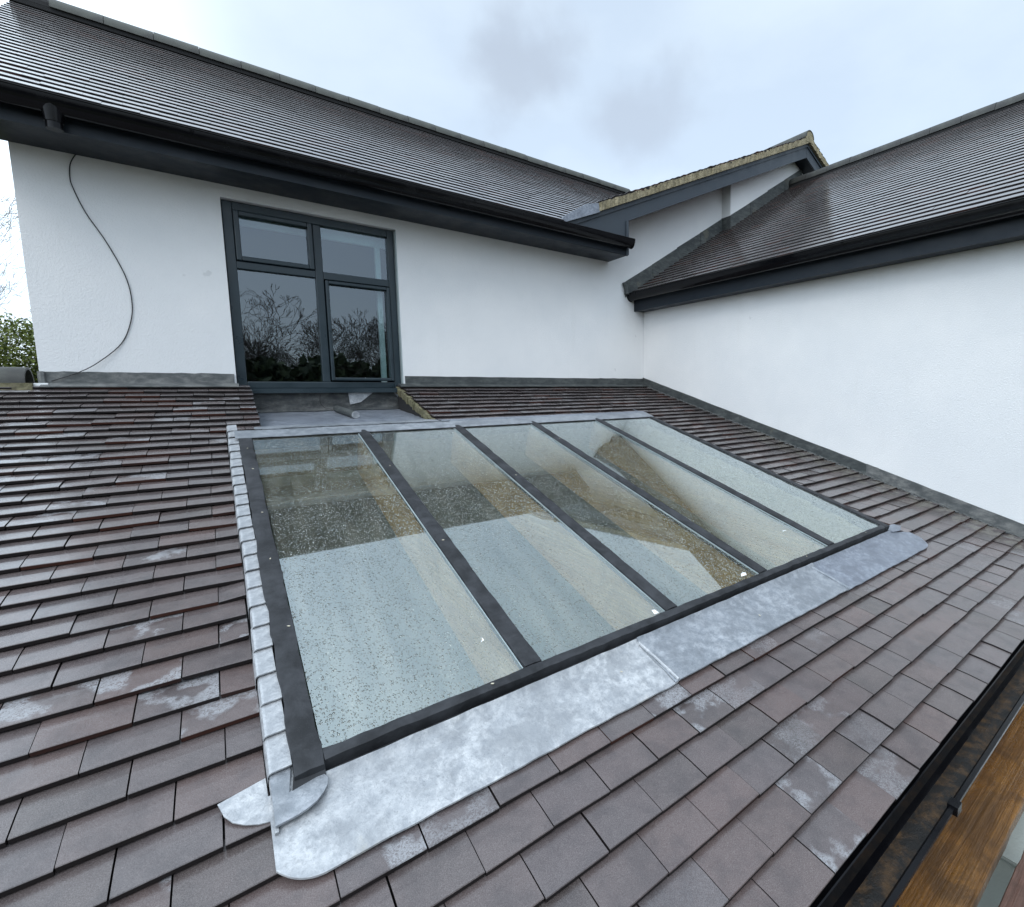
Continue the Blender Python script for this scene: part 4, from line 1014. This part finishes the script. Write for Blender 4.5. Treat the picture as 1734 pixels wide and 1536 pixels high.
# ================================================================== TREES
M_bark = mat('dark_bark', (0.085, 0.070, 0.060), 0.9)
def leafmat(name, a, c2):
    m = mat(name, a, 0.7); b = NB(m); r = b.rand(); b.base(b.mix(r, a, c2)); return m
M_bark_pale = mat('pale_bark', (0.17, 0.15, 0.13), 0.9)
M_leaf = leafmat('hedge_leaf', (0.050, 0.075, 0.010), (0.17, 0.20, 0.035))
M_leafd = leafmat('evergreen_leaf', (0.016, 0.026, 0.010), (0.055, 0.075, 0.025))
def bare_tree(x, y, H, seed, lab, spread=0.5, base=GZ, depth=6, thick=1.0):
    rnd = random.Random(seed); root = tag(empty('bare_tree', (x, y, base)), lab, 'tree')
    tr = MB(); br = MB()
    def grow(p, d, ln, r, lv):
        q = p; pts = [p]; rad = [r]; nseg = 3
        for i in range(nseg):
            gs_ = .15 if lv < 4 else .08; d = (d + Vector((rnd.gauss(0, gs_), rnd.gauss(0, gs_), rnd.gauss(0.03, gs_ * .7)))).normalized()
            q = q + d * ln / nseg; pts.append(q); rad.append(max(r * (1 - 0.38 * (i + 1) / nseg), 0.008 * thick))
        (tr if lv == 0 else br).tube(pts, rad, 6 if lv < 2 else 3, cap=False)
        if lv >= depth: return
        kids = 3 if lv < 5 else 2
        for k in range(kids):
            a = rnd.uniform(0, 2 * math.pi); tilt = rnd.uniform(.35, .95) * spread * 1.5
            ax = d.orthogonal().normalized(); ax.rotate(Matrix.Rotation(a, 3, d))
            nd = (d * math.cos(tilt) + ax * math.sin(tilt)).normalized()
            start = pts[-1] if k < 2 else pts[2]
            grow(start, nd, ln * rnd.uniform(.62, .82), rad[-1] * (.75 if k == 0 else .6), lv + 1)
    grow(Vector((x, y, base)), Vector((0, 0, 1)), H * 0.30, H * 0.022 * thick, 0)
    bk = M_bark_pale if thick < 1 else M_bark
    tr.build('trunk', bk, root); br.build('crown', bk, root)
    return root
def leaf_mass(name, cx, cy, w_, d_, H, n, m, lab, cat, seed, base=GZ, leaf=0.16, dens=7):
    rnd = random.Random(seed); root = tag(empty(name, (cx, cy, base)), lab, cat)
    mb = MB(); blobs = []
    for i in range(max(6, int(w_ * dens))):
        bx = cx + rnd.uniform(-w_ / 2, w_ / 2); by = cy + rnd.uniform(-d_ / 2, d_ / 2)
        blobs.append((bx, by, rnd.uniform(.30, .84) * H, rnd.uniform(.12, .20) * H))
    for i in range(n):
        bx, by, bz, br_ = rnd.choice(blobs)
        v = Vector((rnd.gauss(0, 1), rnd.gauss(0, 1), rnd.gauss(0, 1))).normalized() * br_ * rnd.uniform(.55, 1.05)
        if rnd.random() < .25: p = Vector((bx + rnd.uniform(-.6, .6), by + rnd.uniform(-.6, .6), base + rnd.uniform(0.1, bz)))
        else: p = Vector((bx, by, base + bz)) + v
        a = Vector((rnd.gauss(0, 1), rnd.gauss(0, 1), rnd.gauss(0, 1))).normalized(); b_ = a.orthogonal().normalized(); s = leaf * rnd.uniform(.6, 1.3)
        b_.rotate(Matrix.Rotation(rnd.uniform(0, 6.28), 3, a)); c = a.cross(b_)
        mb.add([p - b_ * s, p + c * s * .6, p + b_ * s, p - c * s * .6], [(0, 1, 2, 3)])
    mb.build('foliage', m, root)
    st = MB()
    for (bx, by, bz, br_) in blobs[:8]: st.tube([(bx, by, base), (bx + .1, by, base + bz)], [0.09, 0.03], 6)
    st.build('stems', M_bark, root); return root
# beyond the left corner of the house
leaf_mass('hedge', -8.6, 19.0, 5.0, 3.0, 6.6, 100000, M_leaf, 'bright green bushy hedge beyond the left corner of the house', 'hedge', 11, leaf=0.05)
bare_tree(-9.6, 24.0, 11.0, 5, 'bare pale tree rising above the green hedge at the far left', depth=8, thick=0.7)
# behind the camera, seen mirrored in the window
spots = [(-9.5, -27, 8.4, 31), (-6.4, -25, 8.0, 32), (-3.6, -26.5, 8.3, 33), (-1.2, -25, 9.2, 34), (1.2, -27, 9.4, 35), (3.6, -25.5, 8.8, 36), (6.2, -26.5, 9.2, 37)]
words = ('leftmost', 'second from the left', 'third from the left', 'middle one', 'third from the right', 'second from the right', 'rightmost')
for i, (x, y, H, sd_) in enumerate(spots):
    bare_tree(x, y, H, sd_, 'bare winter tree mirrored in the window, %s of the row' % words[i], depth=8, thick=1.1)['group'] = 'bare trees mirrored in the window'
leaf_mass('evergreen_hedge', -1.0, -23.0, 24.0, 2.5, 6.0, 90000, M_leafd, 'dark evergreen hedge mirrored along the bottom of the window', 'hedge', 12, leaf=0.24)
